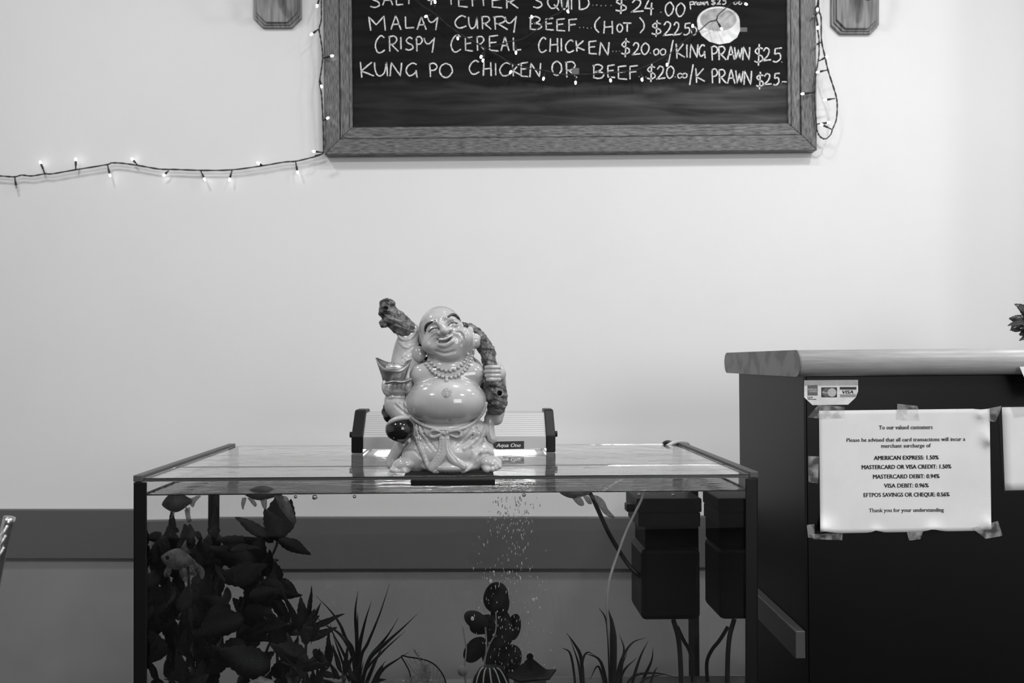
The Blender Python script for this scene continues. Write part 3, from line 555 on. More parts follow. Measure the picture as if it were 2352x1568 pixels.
# ------------------------------------------------------------------ things in the water
def filt():
    vf, vb = .29, .425
    def q(px, py): p = PW(px, py, vf); return uv_of(p)[0], p.z
    t = empty('internal_filter', TL(.8, .36, ZB + .03), 'black box-shaped internal filter in the right rear corner of the tank', 'filter')
    def bx(x0, y0, x1, y1, nm, m, va=vf, vz=vb, bev=.002):
        (u0, z1), (u1, z0) = q(x0, y0), q(x1, y1); u1 = min(u1, TW - g - .002); return tbox(MB(), (u0, va, z0), (u1, vz, z1)).build(nm, m, t, bevel=bev)
    bx(1462, 1145, 1612, 1176, 'lid', M_filter); bx(1467, 1178, 1610, 1210, 'head', M_filter, vf + .004); bx(1443, 1161, 1466, 1179, 'knob', M_filter, vf + .02, vf + .05)
    bx(1484, 1210, 1606, 1262, 'neck', M_blackm, vf + .012); bx(1474, 1262, 1610, 1424, 'canister', M_filter, vf + .002, vb, .008)
    u, z = q(1545, 1424)
    MB().tube(catmull([PW(1546, 1422, .35), PW(1557, 1460, .35), PW(1562, 1505, .35), PW(1565, 1600, .35)], 5), .0045, 8).build('outlet_hose', M_hose, t, smooth=True)
    MB().tube(catmull([PW(1556, 1440, .36), PW(1570, 1470, .37), PW(1583, 1492, .38), PW(1590, 1520, .39), PW(1590, 1600, .39)], 5), .0035, 8).build('cable', M_hose, t, smooth=True)
    MB().tube(catmull([PW(1352, 1128, .25), PW(1360, 1141, .26), PW(1377, 1178, .28), PW(1395, 1217, .30), PW(1413, 1250, .31), PW(1431, 1279, .32), PW(1453, 1308, .32), PW(1480, 1330, .32)], 5), .0038, 8).build('supply_hose', M_hose, t, smooth=True)
filt()
t = empty('airline_tube', PW(1395, 1560, .22), 'thin pale airline tube curving down from the filter into the grassy plant', 'tube')
MB().tube(catmull([PW(1480, 1128, .25), PW(1472, 1150, .25), PW(1458, 1178, .24), PW(1438, 1221, .23), PW(1420, 1268, .22), PW(1402, 1322, .21), PW(1395, 1362, .2), PW(1395, 1410, .2), PW(1402, 1500, .2), PW(1405, 1600, .2)], 5), .0022, 8).build('tube', M_airline, t, smooth=True)

def leaf_mesh(name, outline, fold=.12, curl=.18, thick=.012):
    V = []; F = []; n = len(outline)
    for side in (0, 1):
        for y, w_ in outline:
            for x in (-w_, 0, w_): V.append((x, y, (abs(x) * fold - curl * y * y + (.03 * math.sin(9 * y + 3 * x))) - side * thick))
    k = 3 * n
    for i in range(n - 1):
        for j in (0, 1):
            a = 3 * i + j; F.append((a, a + 1, a + 4, a + 3)); F.append((k + a, k + a + 3, k + a + 4, k + a + 1))
        for j, s in ((0, 1), (2, -1)):
            a = 3 * i + j; F.append((a, a + 3, k + a + 3, k + a) if s > 0 else (a, k + a, k + a + 3, a + 3))
    me = bpy.data.meshes.new(name); me.from_pydata(V, [], F); me.validate(); me.update(); me.polygons.foreach_set('use_smooth', [True] * len(me.polygons)); return me
serr = []
for i in range(15):
    y = i / 14; w_ = .36 * math.sin(math.pi * y ** .8) ** .75 * (1 - .25 * y) if 0 < y < 1 else .012
    serr.append((y, w_ + (.022 if i % 2 else -.012) * (0 < y < 1)))
LV = {'broad': leaf_mesh('broad_leaf', serr), 'pointed': leaf_mesh('pointed_leaf', [(y, w_ * .62) for y, w_ in serr], .2, .1),
      'round': leaf_mesh('round_leaf', [(.5 - .5 * math.cos(math.pi * y / 22), max(.02, .48 * math.sin(math.pi * y / 22))) for y in range(23)], .05, .12)}
for k_ in ('round', 'pointed', 'broad'): LV[k_].materials.append(M_leafd)
LV2 = {k_: v.copy() for k_, v in LV.items()}
for v in LV2.values(): v.materials.clear(); v.materials.append(M_leafd2)
def put_leaf(me, base, tip, width, parent, face=None, tilt=.5, rnd=random):
    y = tip - base; L_ = y.length; y.normalize()
    nrm = (face or -TV) + Vector((rnd.uniform(-tilt, tilt), rnd.uniform(-tilt, tilt), rnd.uniform(-tilt, tilt) + .25))
    x = y.cross(nrm).normalized(); z = x.cross(y)
    o = bpy.data.objects.new('leaf', me); COL.objects.link(o); o.parent = parent
    M = Matrix((x, y, z)).transposed().to_4x4() @ Matrix.Diagonal((width, L_, L_, 1)); M.translation = base - wloc(parent); o.matrix_local = M; return o
def clampuv(p):
    u, v = uv_of(p); u = min(max(u, .040), TW - .040); v = min(max(v, .03), TD - .03); return TL(u, v, min(max(p.z, ZB + .03), ZW - .003))
def in_poly(x, y, poly):
    c = False; j = len(poly) - 1
    for i in range(len(poly)):
        if (poly[i][1] > y) != (poly[j][1] > y) and x < (poly[j][0] - poly[i][0]) * (y - poly[i][1]) / (poly[j][1] - poly[i][1]) + poly[i][0]: c = not c
        j = i
    return c
def bush(name, base, label, cat, leaves, poly, v_rng, n_fill, size, kind, stems, mset, group=None, seed=3):
    R = random.Random(seed); t = empty(name, base, label, cat, group)
    for s in stems: MB().tube(catmull([PW(x, y, v) for x, y, v in s], 5), [.0028] * 1 if False else .0024, 6).build('stem', M_stem, t, smooth=True)
    for bx_, by_, tx, ty, wpx, v in leaves:
        b = clampuv(PW(bx_, by_, v)); e = clampuv(PW(tx, ty, v - .01)); put_leaf(mset[kind], b, e, wpx / .72 * 1.3 / FPX, t, tilt=.35, rnd=R)
    xs = [p[0] for p in poly]; ys = [p[1] for p in poly]; c = 0
    while c < n_fill:
        x, y = R.uniform(min(xs), max(xs)), R.uniform(min(ys), max(ys))
        a = R.uniform(-2.6, .5) ; L_ = size * R.uniform(.7, 1.2); x2, y2 = x + L_ * math.cos(a), y + L_ * math.sin(a)
        if not in_poly(x, y, poly) or not in_poly(x + .8 * (x2 - x), y + .8 * (y2 - y), poly): continue
        v = R.uniform(*v_rng); put_leaf(mset[kind], clampuv(PW(x, y, v)), clampuv(PW(x2, y2, v + R.uniform(-.03, .03))), L_ * .9 * 1.3 / FPX * R.uniform(.7, 1), t, tilt=.7, rnd=R); c += 1
    return t
ZG = ZB + .0290
def gnd(px, v): p = PW(px, 1500, v); u, _ = uv_of(p); return TL(u, v, ZG)
# tall broad-leaved plant, rear left
bush('broad_leaf_plant', gnd(560, .2), 'tall dark broad-leaved plant in the left third of the tank, reaching the surface', 'water plant',
  [(640, 1235, 640, 1136, 72, .19), (628, 1245, 545, 1182, 34, .2), (650, 1240, 606, 1172, 50, .18), (655, 1225, 668, 1150, 40, .2), (640, 1238, 712, 1272, 30, .17), (655, 1245, 700, 1262, 34, .2), (600, 1262, 498, 1232, 44, .2), (560, 1262, 470, 1296, 46, .19),
   (600, 1262, 560, 1236, 40, .2), (590, 1300, 480, 1258, 56, .18), (570, 1310, 605, 1240, 60, .19), (600, 1310, 500, 1330, 60, .17), (540, 1340, 605, 1292, 50, .16), (600, 1330, 528, 1322, 44, .18), (590, 1360, 690, 1370, 30, .18), (640, 1330, 682, 1365, 30, .2),
   (530, 1400, 456, 1372, 40, .17), (530, 1400, 460, 1440, 62, .16), (560, 1420, 448, 1450, 60, .15), (560, 1400, 640, 1440, 70, .16), (600, 1390, 570, 1330, 60, .18), (560, 1470, 640, 1420, 40, .17), (560, 1470, 500, 1530, 60, .15), (620, 1540, 505, 1490, 74, .13), (640, 1340, 612, 1280, 44, .2), (660, 1420, 610, 1350, 30, .18)],
  [(470, 1262), (540, 1240), (600, 1240), (655, 1250), (640, 1310), (660, 1370), (700, 1430), (700, 1600), (470, 1600), (480, 1480), (462, 1440), (470, 1390), (520, 1350), (470, 1310)], (.14, .26), 64, 62, 'broad',
  [[(640, 1600, .2), (632, 1450, .2), (600, 1340, .2), (636, 1250, .2), (642, 1190, .2)], [(560, 1600, .2), (545, 1470, .2), (560, 1380, .2), (590, 1270, .2)], [(600, 1600, .2), (610, 1500, .2), (655, 1420, .2)]], LV2, seed=5)
bush('broad_leaf_plant', gnd(400, .12), 'broad-leaved plant pressed against the left end pane of the tank', 'water plant',
  [(400, 1225, 352, 1208, 34, .3), (420, 1235, 350, 1250, 60, .3), (425, 1240, 480, 1170, 20, .3), (470, 1262, 448, 1225, 34, .28), (440, 1400, 475, 1320, 60, .2), (420, 1420, 360, 1370, 66, .2), (430, 1460, 470, 1390, 44, .2), (430, 1520, 360, 1450, 80, .18), (440, 1500, 480, 1440, 60, .18)],
  [(342, 1200), (440, 1210), (460, 1290), (470, 1330), (445, 1400), (440, 1470), (470, 1500), (470, 1600), (342, 1600)], (.1, .34), 70, 66, 'broad',
  [[(440, 1600, .15), (440, 1450, .15), (432, 1300, .14), (436, 1230, .13)]], LV2, seed=11)
bush('pointed_leaf_plant', gnd(700, .12), 'shorter star-shaped pointed-leaf plant beside the grassy plant', 'water plant',
  [(705, 1440, 718, 1348, 20, .13), (715, 1445, 788, 1407, 26, .12), (712, 1440, 736, 1385, 16, .13), (700, 1450, 690, 1372, 46, .13), (705, 1470, 772, 1440, 34, .12), (700, 1500, 640, 1478, 54, .12), (690, 1520, 620, 1480, 60, .13), (700, 1460, 640, 1350, 26, .14), (700, 1480, 720, 1400, 50, .12), (720, 1490, 755, 1530, 36, .11), (700, 1500, 690, 1560, 50, .11)],
  [(640, 1460), (700, 1400), (760, 1440), (770, 1500), (750, 1600), (640, 1600)], (.1, .15), 26, 55, 'pointed',
  [[(700, 1600, .12), (702, 1500, .13), (706, 1440, .13)]], LV, seed=2)
bush('pointed_leaf_plant', gnd(790, .09), 'low cluster of small pointed leaves at the foot of the left grassy plant', 'water plant',
  [(785, 1545, 763, 1482, 18, .1), (790, 1545, 799, 1478, 16, .1), (790, 1550, 812, 1502, 16, .1), (780, 1560, 755, 1520, 20, .1), (800, 1565, 830, 1520, 18, .1), (860, 1568, 880, 1530, 16, .1), (735, 1570, 728, 1530, 18, .1)],
  [(720, 1540), (830, 1530), (880, 1545), (880, 1610), (720, 1610)], (.07, .12), 22, 40, 'pointed', [[(790, 1610, .1), (788, 1540, .1)]], LV, seed=4)
def grass(label, base, v, blades, group=None):
    t = empty('grassy_water_plant', base, label, 'water plant', group)
    for w_, pts in blades:
        c = catmull(pts, 5); n = len(c)
        P_ = [PW(x, y, v + .01 * math.sin(i * .2 + pts[0][0])) for i, (x, y) in enumerate(c)]
        MB().tube(P_, [max(.0003, w_ * .00036 * min(1, (i + .5) / (n * .55))) for i in range(n)], 6).build('blade', M_grass, t, smooth=True)
    return t
grass('dark grassy plant with long thin blades left of the bubbles', gnd(820, .18), .18,
  [(9, [(822, 1357), (816, 1408), (820, 1476), (818, 1610)]), (9, [(853, 1381), (837, 1433), (825, 1496), (820, 1610)]), (8, [(895, 1340), (872, 1410), (845, 1476), (829, 1511), (821, 1610)]), (8, [(915, 1419), (892, 1456), (872, 1482), (845, 1519), (824, 1610)]),
   (9, [(958, 1410), (921, 1445), (882, 1480), (845, 1520), (822, 1610)]), (7, [(931, 1449), (902, 1474), (872, 1503), (837, 1544), (820, 1610)]), (8, [(726, 1368), (759, 1402), (781, 1433), (794, 1466), (812, 1500), (817, 1610)]), (7, [(712, 1402), (745, 1433), (773, 1449), (795, 1475), (812, 1520), (818, 1610)]),
   (7, [(757, 1425), (765, 1454), (786, 1494), (805, 1540), (815, 1610)]), (6, [(886, 1517), (868, 1542), (850, 1580)]), (6, [(939, 1497), (911, 1515), (876, 1542), (850, 1600)]), (6, [(822, 1406), (821, 1450), (820, 1600)]), (5, [(765, 1460), (778, 1495), (800, 1560)]), (9, [(880, 1480), (855, 1535), (825, 1610)]), (8, [(835, 1520), (826, 1560), (820, 1620)])])
grass('dark grassy plant around the airline tube on the right', gnd(1410, .2), .2,
  [(7, [(1375, 1395), (1391, 1420), (1398, 1471), (1402, 1610)]), (8, [(1301, 1453), (1319, 1478), (1335, 1514), (1342, 1610)]), (6, [(1292, 1487), (1312, 1507), (1326, 1610)]), (6, [(1366, 1504), (1348, 1498), (1337, 1525), (1335, 1610)]), (18, [(1397, 1398), (1406, 1435), (1409, 1489), (1406, 1610)]),
   (8, [(1422, 1456), (1433, 1489), (1427, 1536), (1424, 1610)]), (8, [(1484, 1464), (1453, 1475), (1431, 1507), (1417, 1554), (1412, 1610)]), (8, [(1489, 1471), (1471, 1507), (1453, 1565), (1448, 1610)]), (8, [(1500, 1487), (1496, 1518), (1475, 1565), (1465, 1610)]), (7, [(1558, 1556), (1504, 1545), (1453, 1554), (1425, 1600)]),
   (6, [(1510, 1530), (1500, 1550), (1480, 1610)]), (6, [(1355, 1560), (1375, 1530), (1395, 1600)]), (7, [(1310, 1468), (1330, 1530), (1338, 1610)]), (9, [(1440, 1500), (1420, 1550), (1410, 1610)]), (8, [(1345, 1500), (1380, 1520), (1400, 1610)]), (7, [(1462, 1510), (1430, 1545), (1415, 1610)]), (6, [(1530, 1548), (1480, 1560), (1440, 1610)])])
rl = empty('round_leaf_plant', gnd(1120, .17), 'plant with dark round leaves on pale stems under the bubble stream', 'water plant')
for cx_, cy_, a_, b_, ang, v in [(1139, 1372, 60, 70, 80, .17), (1152, 1392, 36, 52, 70, .19), (1094, 1424, 40, 60, 150, .17), (1112, 1434, 44, 70, 200, .18), (1148, 1456, 66, 74, 70, .16), (1091, 1492, 46, 66, 50, .16), (1132, 1496, 50, 66, 60, .18), (1168, 1514, 60, 70, 60, .17), (1180, 1440, 34, 60, 80, .19), (1150, 1420, 44, 60, 120, .19)]:
    th = math.radians(ang); dx, dy = math.cos(th) * b_ / 2, -math.sin(th) * b_ / 2
    put_leaf(LV2['round'], PW(cx_ - dx, cy_ - dy, v), PW(cx_ + dx, cy_ + dy, v), a_ * 1.3 / FPX, rl, tilt=.3)
for s in ([(1139, 1405), (1138, 1450), (1122, 1485), (1110, 1530), (1108, 1610)], [(1063, 1437), (1066, 1460), (1071, 1490), (1067, 1540), (1075, 1610)], [(1115, 1440), (1117, 1490), (1108, 1560), (1106, 1610)]):
    MB().tube(catmull([PW(x, y, .155) for x, y in s], 5), .0014, 6).build('stem', M_stemp, rl, smooth=True)
MB().sphere(PW(1063, 1540, .155), .0085, 12, 8).build('bulb', M_stemp, rl, smooth=True)
# ornaments whose tops show at the lower edge
def rough_ball(name, c, r, m, label, cat, amp=.15, n=40, seed=1):
    R = np.random.RandomState(seed); V = []; F = []
    ph = R.rand(8, 3) * 6; fr = R.uniform(1.5, 6, (8, 3))
    for j in range(n + 1):
        for k in range(n):
            th = math.pi * j / n; a = 2 * math.pi * k / n; d = np.array([math.sin(th) * math.cos(a), math.sin(th) * math.sin(a), math.cos(th)])
            q = sum(math.sin(fr[i, 0] * d[0] * 2 + ph[i, 0]) * math.sin(fr[i, 1] * d[1] * 2 + ph[i, 1]) * math.sin(fr[i, 2] * d[2] * 2 + ph[i, 2]) for i in range(8)) / 2.2
            V.append(Vector(c) + Vector((d[0] * r[0], d[1] * r[1], d[2] * r[2])) * (1 + amp * q))
    F = [(j * n + k, (j + 1) * n + k, (j + 1) * n + (k + 1) % n, j * n + (k + 1) % n) for j in range(n) for k in range(n)]
    o = obj(name, V, F, m, None, True, loc=(c[0], c[1], ZG)); return tag(o, label, cat)
c = PW(600, 1548, .075); rough_ball('pitted_rock', (c.x, c.y, (c.z + ZG) / 2 + .001), (.036, .03, (c.z - ZG) / 2 * .88), M_rock, 'pale pitted rock at the bottom edge below the broad-leaved plant', 'rock')
c = PW(1217, 1512, .12)
pg = empty('pagoda_ornament', (c.x, c.y, ZG), 'dark pagoda-roof ornament at the bottom below the bubbles', 'aquarium ornament')
def pag_roof(z, r, h):
    m = MB(); n = 8; rings_ = []
    for i in range(7):
        t_ = i / 6; rr = .0035 + (r - .0035) * t_ ** .85; zz = z - h * (1 - (1 - t_) ** 1.8)
        rings_.append([Vector((c.x + rr * (1.22 if k % 2 == 0 else .96) * math.cos(math.pi * k / 4 + .3), c.y + rr * (1.22 if k % 2 == 0 else .96) * math.sin(math.pi * k / 4 + .3), zz + (.006 * t_ ** 4 if k % 2 == 0 else 0))) for k in range(n)])
    Vv = [p for r_ in rings_ for p in r_] + [p - Vector((0, 0, .003)) for p in rings_[-1]] + [Vector((c.x, c.y, z)), Vector((c.x, c.y, z - h))]
    Ff = [(i * n + k, (i + 1) * n + k, (i + 1) * n + (k + 1) % n, i * n + (k + 1) % n) for i in range(7) for k in range(n)] + [(8 * n, k, (k + 1) % n) for k in range(n)] + [(8 * n + 1, 7 * n + (k + 1) % n, 7 * n + k) for k in range(n)]
    return m.add(Vv, Ff)
pag_roof(c.z, .036, .026).build('roof', M_blackm, pg); MB().sphere((c.x, c.y, c.z + .003), .0055, 10, 8).build('finial', M_blackm, pg, smooth=True)
MB().lathe([(0, c.z - .026), (.026, c.z - .026), (.026, c.z - .052), (0, c.z - .052)], (c.x, c.y, 0), 8).build('storey', M_greyp, pg)
pag_roof(c.z - .045, .042, .026).build('roof', M_blackm, pg)
MB().lathe([(0, c.z - .07), (.03, c.z - .07), (.032, ZG), (0, ZG)], (c.x, c.y, 0), 8).build('storey', M_greyp, pg)
c = PW(1128, 1566, .045)
jar = empty('striped_jar', (c.x, c.y, ZG), 'striped round shell-like ornament beside the pagoda roof', 'aquarium ornament')
MB().lathe([(0, c.z + .022), (.012, c.z + .024), (.018, c.z + .021), (.026, c.z + .008), (.03, c.z - .01), (.026, c.z - .05), (.02, ZG), (0, ZG)], (c.x, c.y, 0), 32).build('body', M_blackm, jar, smooth=True)
for k in range(5):
    a = math.radians(-150 + 26 * k); MB().tube(catmull([(c.x + r * math.cos(a + i * .09), c.y + r * math.sin(a + i * .09), c.z + z) for i, (r, z) in enumerate([(.013, .0245), (.0195, .0205), (.0272, .008), (.0308, -.01), (.0265, -.05)])], 5), .0012, 6).build('stripe', M_greyl, jar, smooth=True)
fern = empty('feathery_fern', gnd(960, .09), 'pale feathery fern with a netted fan leaf at the bottom edge of the tank', 'water plant')
for x0, y0, x1, y1, bend in ((950, 1640, 975, 1530, 6), (1000, 1640, 960, 1494, 10), (930, 1640, 944, 1555, -5), (1010, 1640, 1005, 1565, 4)):
    m = MB(); n = 26; pts = []
    for i in range(n):
        t_ = i / (n - 1); pts.append((x0 + (x1 - x0) * t_ + bend * math.sin(math.pi * t_) - (8 * t_ ** 4 if bend == 10 else 0), y0 + (y1 - y0) * t_))
    m.tube([PW(x, y, .09) for x, y in pts], .0006, 5)
    for i, (x, y) in enumerate(pts):
        L_ = 15 * math.sin(math.pi * min(.97, .25 + .72 * (1 - i / n))) * (.45 if bend == 10 else 1)
        for s_ in (-1, 1): m.tube([PW(x, y, .09), PW(x + s_ * L_ * .6, y - L_ * .3, .088), PW(x + s_ * L_, y - L_ * .65, .09)], [.0006, .0005, .0002], 4)
    m.build('frond', M_fernm, fern)['kind'] = 'stuff'
m = MB(); rim = catmull([(1028, 1600), (1022, 1560), (1005, 1532), (985, 1518), (962, 1512), (938, 1508), (922, 1506), (932, 1525), (942, 1548), (948, 1600)], 5)
m.tube([PW(x, y, .1) for x, y in rim], .0011, 6); m.build('fan_rim', M_blackm, fern, smooth=True)
m = MB()
for k in range(9):
    a0 = (986 + k * 2, 1620); b0 = catmull([(1022, 1560), (1005, 1532), (985, 1518), (962, 1512), (938, 1510), (932, 1525), (942, 1548)], 4)[2 + k * 2]
    m.tube([PW(a0[0], a0[1], .101), PW((a0[0] + b0[0]) / 2 + 4, (a0[1] + b0[1]) / 2, .101), PW(b0[0], b0[1], .101)], .0004, 4)
    for t_ in (.3, .45, .6, .75, .9): m.tube([PW(a0[0] + (b0[0] - a0[0]) * t_ - 6, a0[1] + (b0[1] - a0[1]) * t_ + 2, .101), PW(a0[0] + (b0[0] - a0[0]) * t_ + 6, a0[1] + (b0[1] - a0[1]) * t_ - 3, .101)], .0003, 4)
m.build('fan_netting', M_greym, fern)['kind'] = 'stuff'

# ------------------------------------------------------------------ fish
def fish(label, nose, tail, hh, v, fins, body_m=None, eye=True, wid=.42):
    body_m = body_m or M_fish
    A = PW(*nose, v); Bp = PW(*tail, v + .01); ax = Bp - A; L_ = ax.length; ax.normalize(); side = -TV; up = side.cross(ax).normalized()
    if up.z < 0: up = -up
    H = hh * 1.22 / FPX
    t = empty('fish', (A + Bp) / 2, label, 'fish')
    prof = [(0, .06), (.05, .28), (.13, .52), (.24, .78), (.38, .97), (.5, 1.0), (.65, .86), (.8, .58), (.92, .34), (1.0, .26), (1.03, .05)]
    prof = catmull([(a, b) for a, b in prof], 2); n = 16; V = []
    for a, b in prof:
        cnt = A + ax * (L_ * a) + up * (H * .08 * math.sin(math.pi * min(a, 1)))
        for k in range(n):
            q = 2 * math.pi * k / n; V.append(cnt + up * (H * b * math.cos(q)) + side * (H * wid * b * math.sin(q)))
    F = [(i * n + k, i * n + (k + 1) % n, (i + 1) * n + (k + 1) % n, (i + 1) * n + k) for i in range(len(prof) - 1) for k in range(n)] + [tuple(range(n))[::-1], tuple((len(prof) - 1) * n + k for k in range(n))]
    bd = obj('body', V, F, body_m, t, True)
    if eye:
        for s_ in (1, -1):
            p = A + ax * (L_ * .2) + up * (H * .12) + side * (s_ * H * wid * .66)
            MB().sphere(p, H * .19, 12, 8).build('eye', M_eye, bd, smooth=True)
            MB().lathe([(H * .19, 0), (H * .24, 0.0002), (H * .24, -.0004), (H * .19, -.0005)], (0, 0, 0), 16).v
        gl = [A + ax * (L_ * .34) + up * (H * q) + side * (H * wid * (.86 - .5 * q * q)) for q in (.45, .2, -.1, -.35)]
        MB().tube(gl, .0005, 5).build('gill', M_fishd, bd, smooth=True)
    for nm, poly in fins:
        cl_ = catmull(poly + [poly[0]], 3)[:-1]; poly = [(a, b) for a, b in cl_]
        pl = [PW(x, y, v + .004) for i, (x, y) in enumerate(poly)]; k = len(pl); cen = sum(pl, Vector()) / k
        o = [p - side * .0003 for p in pl]; m = MB()
        m.add(pl + o + [cen + side * .0008, cen - side * .0008], [(i, (i + 1) % k, 2 * k) for i in range(k)] + [(k + (i + 1) % k, k + i, 2 * k + 1) for i in range(k)] + [(i, k + i, k + (i + 1) % k, (i + 1) % k) for i in range(k)])
        m.build(nm, M_fin, t, smooth=True)
    return t
fish('dark fish near the surface at the left end of the tank', (372, 1158), (440, 1150), 23, .07,
  [('tail_fin', [(436, 1146), (452, 1138), (462, 1139), (450, 1152), (444, 1165), (436, 1158)]), ('anal_fin', [(424, 1170), (436, 1164), (437, 1182), (440, 1196), (432, 1200), (427, 1188)]), ('pelvic_fin', [(398, 1176), (402, 1177), (396, 1190), (392, 1189)]), ('side_fin', [(424, 1158), (436, 1176), (428, 1174)])], M_fishd)
fish('silvery fish facing left in front of the broad-leaved plants', (370, 1279), (447, 1292), 24, .05,
  [('tail_fin', [(442, 1284), (455, 1294), (468, 1306), (470, 1322), (462, 1330), (455, 1312), (444, 1300)]), ('dorsal_fin', [(414, 1262), (424, 1243), (428, 1240), (430, 1258), (440, 1270)]), ('pelvic_fin', [(384, 1298), (394, 1300), (392, 1318), (380, 1326), (376, 1316)]), ('anal_fin', [(410, 1302), (424, 1304), (432, 1326), (424, 1336), (414, 1322)]), ('anal_fin', [(434, 1298), (444, 1298), (452, 1318), (446, 1322)])])
fish('goldfish at the surface with a flowing pale tail above the broad-leaved plant', (560, 1133), (640, 1136), 15, .05,
  [('tail_fin', [(630, 1138), (650, 1138), (662, 1144), (672, 1172), (681, 1196), (674, 1203), (660, 1188), (646, 1170), (636, 1152)]), ('pelvic_fin', [(556, 1143), (566, 1143), (562, 1160), (558, 1171), (554, 1158)]), ('pelvic_fin', [(568, 1143), (580, 1143), (590, 1158), (584, 1163)]), ('anal_fin', [(596, 1143), (612, 1143), (612, 1168), (604, 1166)])], M_fishd, eye=False)
fish('goldfish at the surface with a trailing pale tail right of the bubbles', (1285, 1130), (1352, 1133), 14, .10,
  [('tail_fin', [(1352, 1136), (1372, 1138), (1388, 1150), (1396, 1168), (1412, 1187), (1404, 1189), (1386, 1178), (1372, 1158)]), ('tail_fin', [(1338, 1138), (1352, 1140), (1360, 1156), (1350, 1156)]), ('anal_fin', [(1310, 1138), (1330, 1138), (1342, 1156), (1336, 1162), (1324, 1156)])], M_fish, eye=False)
# ------------------------------------------------------------------ air bubbles
R = random.Random(21); m = MB()
for i in range(330):
    t_ = R.random() ** 1.25; y = 1142 + 400 * t_; x = 1172 + 12 * t_ + R.gauss(0, 30 + 22 * t_); 
    if not 1085 < x < 1275: continue
    L_ = R.uniform(.0010, .0030) * (1 if R.random() < .8 else 1.4) * (1 - .35 * t_); r = R.uniform(.0005, .0011) * (1 - .4 * t_)
    c = PW(x, y, R.uniform(.10, .155)); d = Vector((R.uniform(-.3, .3), 0, 1)).normalized()
    m.tube([c - d * L_, c - d * (L_ * .6), c + d * (L_ * .6), c + d * L_], [r * .4, r, r, r * .4], 6)
o = m.build('bubble_stream', M_bubble, None, True, loc=PW(1180, 1500, .09)); tag(o, 'stream of tiny bright air bubbles rising beneath the statue', 'bubbles', kind='stuff')
m = MB()
for x, y, rr in ((1126, 1335, .0034), (1118, 1329, .002), (1225, 1378, .0032), (1232, 1374, .002), (1085, 1420, .0028), (1170, 1314, .002), (1134, 1313, .0018), (1184, 1188, .0022), (1125, 1188, .002)):
    m.sphere(PW(x, y, .1), rr, 8, 6, (1, 1, 1.2))
o = m.build('food_flakes', M_chalk2, None, True, loc=PW(1126, 1335, .1)); tag(o, 'loose pale flakes drifting among the bubbles', 'fish food', kind='stuff')
for x, y, rr in ((680, 1139.5, 4), (724, 1139, 6.2), (815, 1139, 4.2), (1203, 1135.5, 4.5), (1467, 1134, 4), (1545, 1135, 4)):
    p = P(x, y, TO.y + (x - 313) / 1415 * .0395 + g + .0042 + rr * .0003); p.z = min(p.z, ZW - .0006 - rr * .00063)
    o = MB().sphere(p, rr * .00064, 14, 10).build('surface_bubble', M_airb, None, True, loc=p)
    tag(o, {680: 'small air bubble at the waterline left of the largest one', 724: 'largest air bubble at the waterline, on the left', 815: 'air bubble at the waterline below the left light cap', 1203: 'air bubble at the waterline right of the statue', 1467: 'air bubble at the waterline above the filter knob', 1545: 'air bubble at the waterline above the filter lid'}[x], 'bubble', 'air bubbles along the waterline')

# ------------------------------------------------------------------ counter
CTH = math.radians(0.56); CP = Vector((.505, 1.38, 1.123))
def CT(x, y, z):
    dx, dz = x - CP.x, z - CP.z
    return Vector((CP.x + dx * math.cos(CTH) - dz * math.sin(CTH), y, CP.z + dx * math.sin(CTH) + dz * math.cos(CTH)))
def cbox(m, lo, hi): b = MB().box(lo, hi); return m.add([CT(*p) for p in b.v], b.f)
ct = empty('service_counter', (.98, 1.58, 0), 'black service counter with pale rounded top right of the fish tank', 'counter')
cbox(MB(), (.505, 1.38, .0), (.5092, 1.772, 1.123)).build('side_panel', M_count, ct)
cbox(MB(), (.5105, 1.3795, .0), (1.46, 1.398, 1.1225)).build('front_panel', M_count, ct)
cbox(MB(), (.5095, 1.399, .0), (1.46, 1.770, 1.1225)).build('carcass', M_blackm, ct)
cbox(MB(), (.487, 1.381, .634), (.5048, 1.772, .682)).build('side_rail', M_siderail, ct, bevel=.0015)
pr = []
r_ = .0222; y0_, y1_, z0_, z1_ = 1.350, 1.832, 1.1235, 1.169
for cx_, cz_, a0_ in ((y1_ - r_, z1_ - r_, 0), (y0_ + r_, z1_ - r_, 90), (y0_ + r_, z0_ + r_, 180), (y1_ - r_, z0_ + r_, 270)):
    for k in range(9): a_ = math.radians(a0_ + 90 * k / 8); pr.append((cx_ + r_ * math.cos(a_), cz_ + r_ * math.sin(a_)))
o = MB().prism(pr, .4905, 1.50, lambda a, b, d: CT(d, a, b)).build('counter_top', M_ctop, ct, smooth=False)
for p_ in o.data.polygons: p_.use_smooth = len(p_.vertices) == 4
MB().prism([(1.59 + (a - 1.59) * 1.002, 1.146 + (b - 1.146) * 1.012) for a, b in pr], .4888, .4903, lambda a, b, d: CT(d, a, b)).build('end_cap', M_cend, ct)
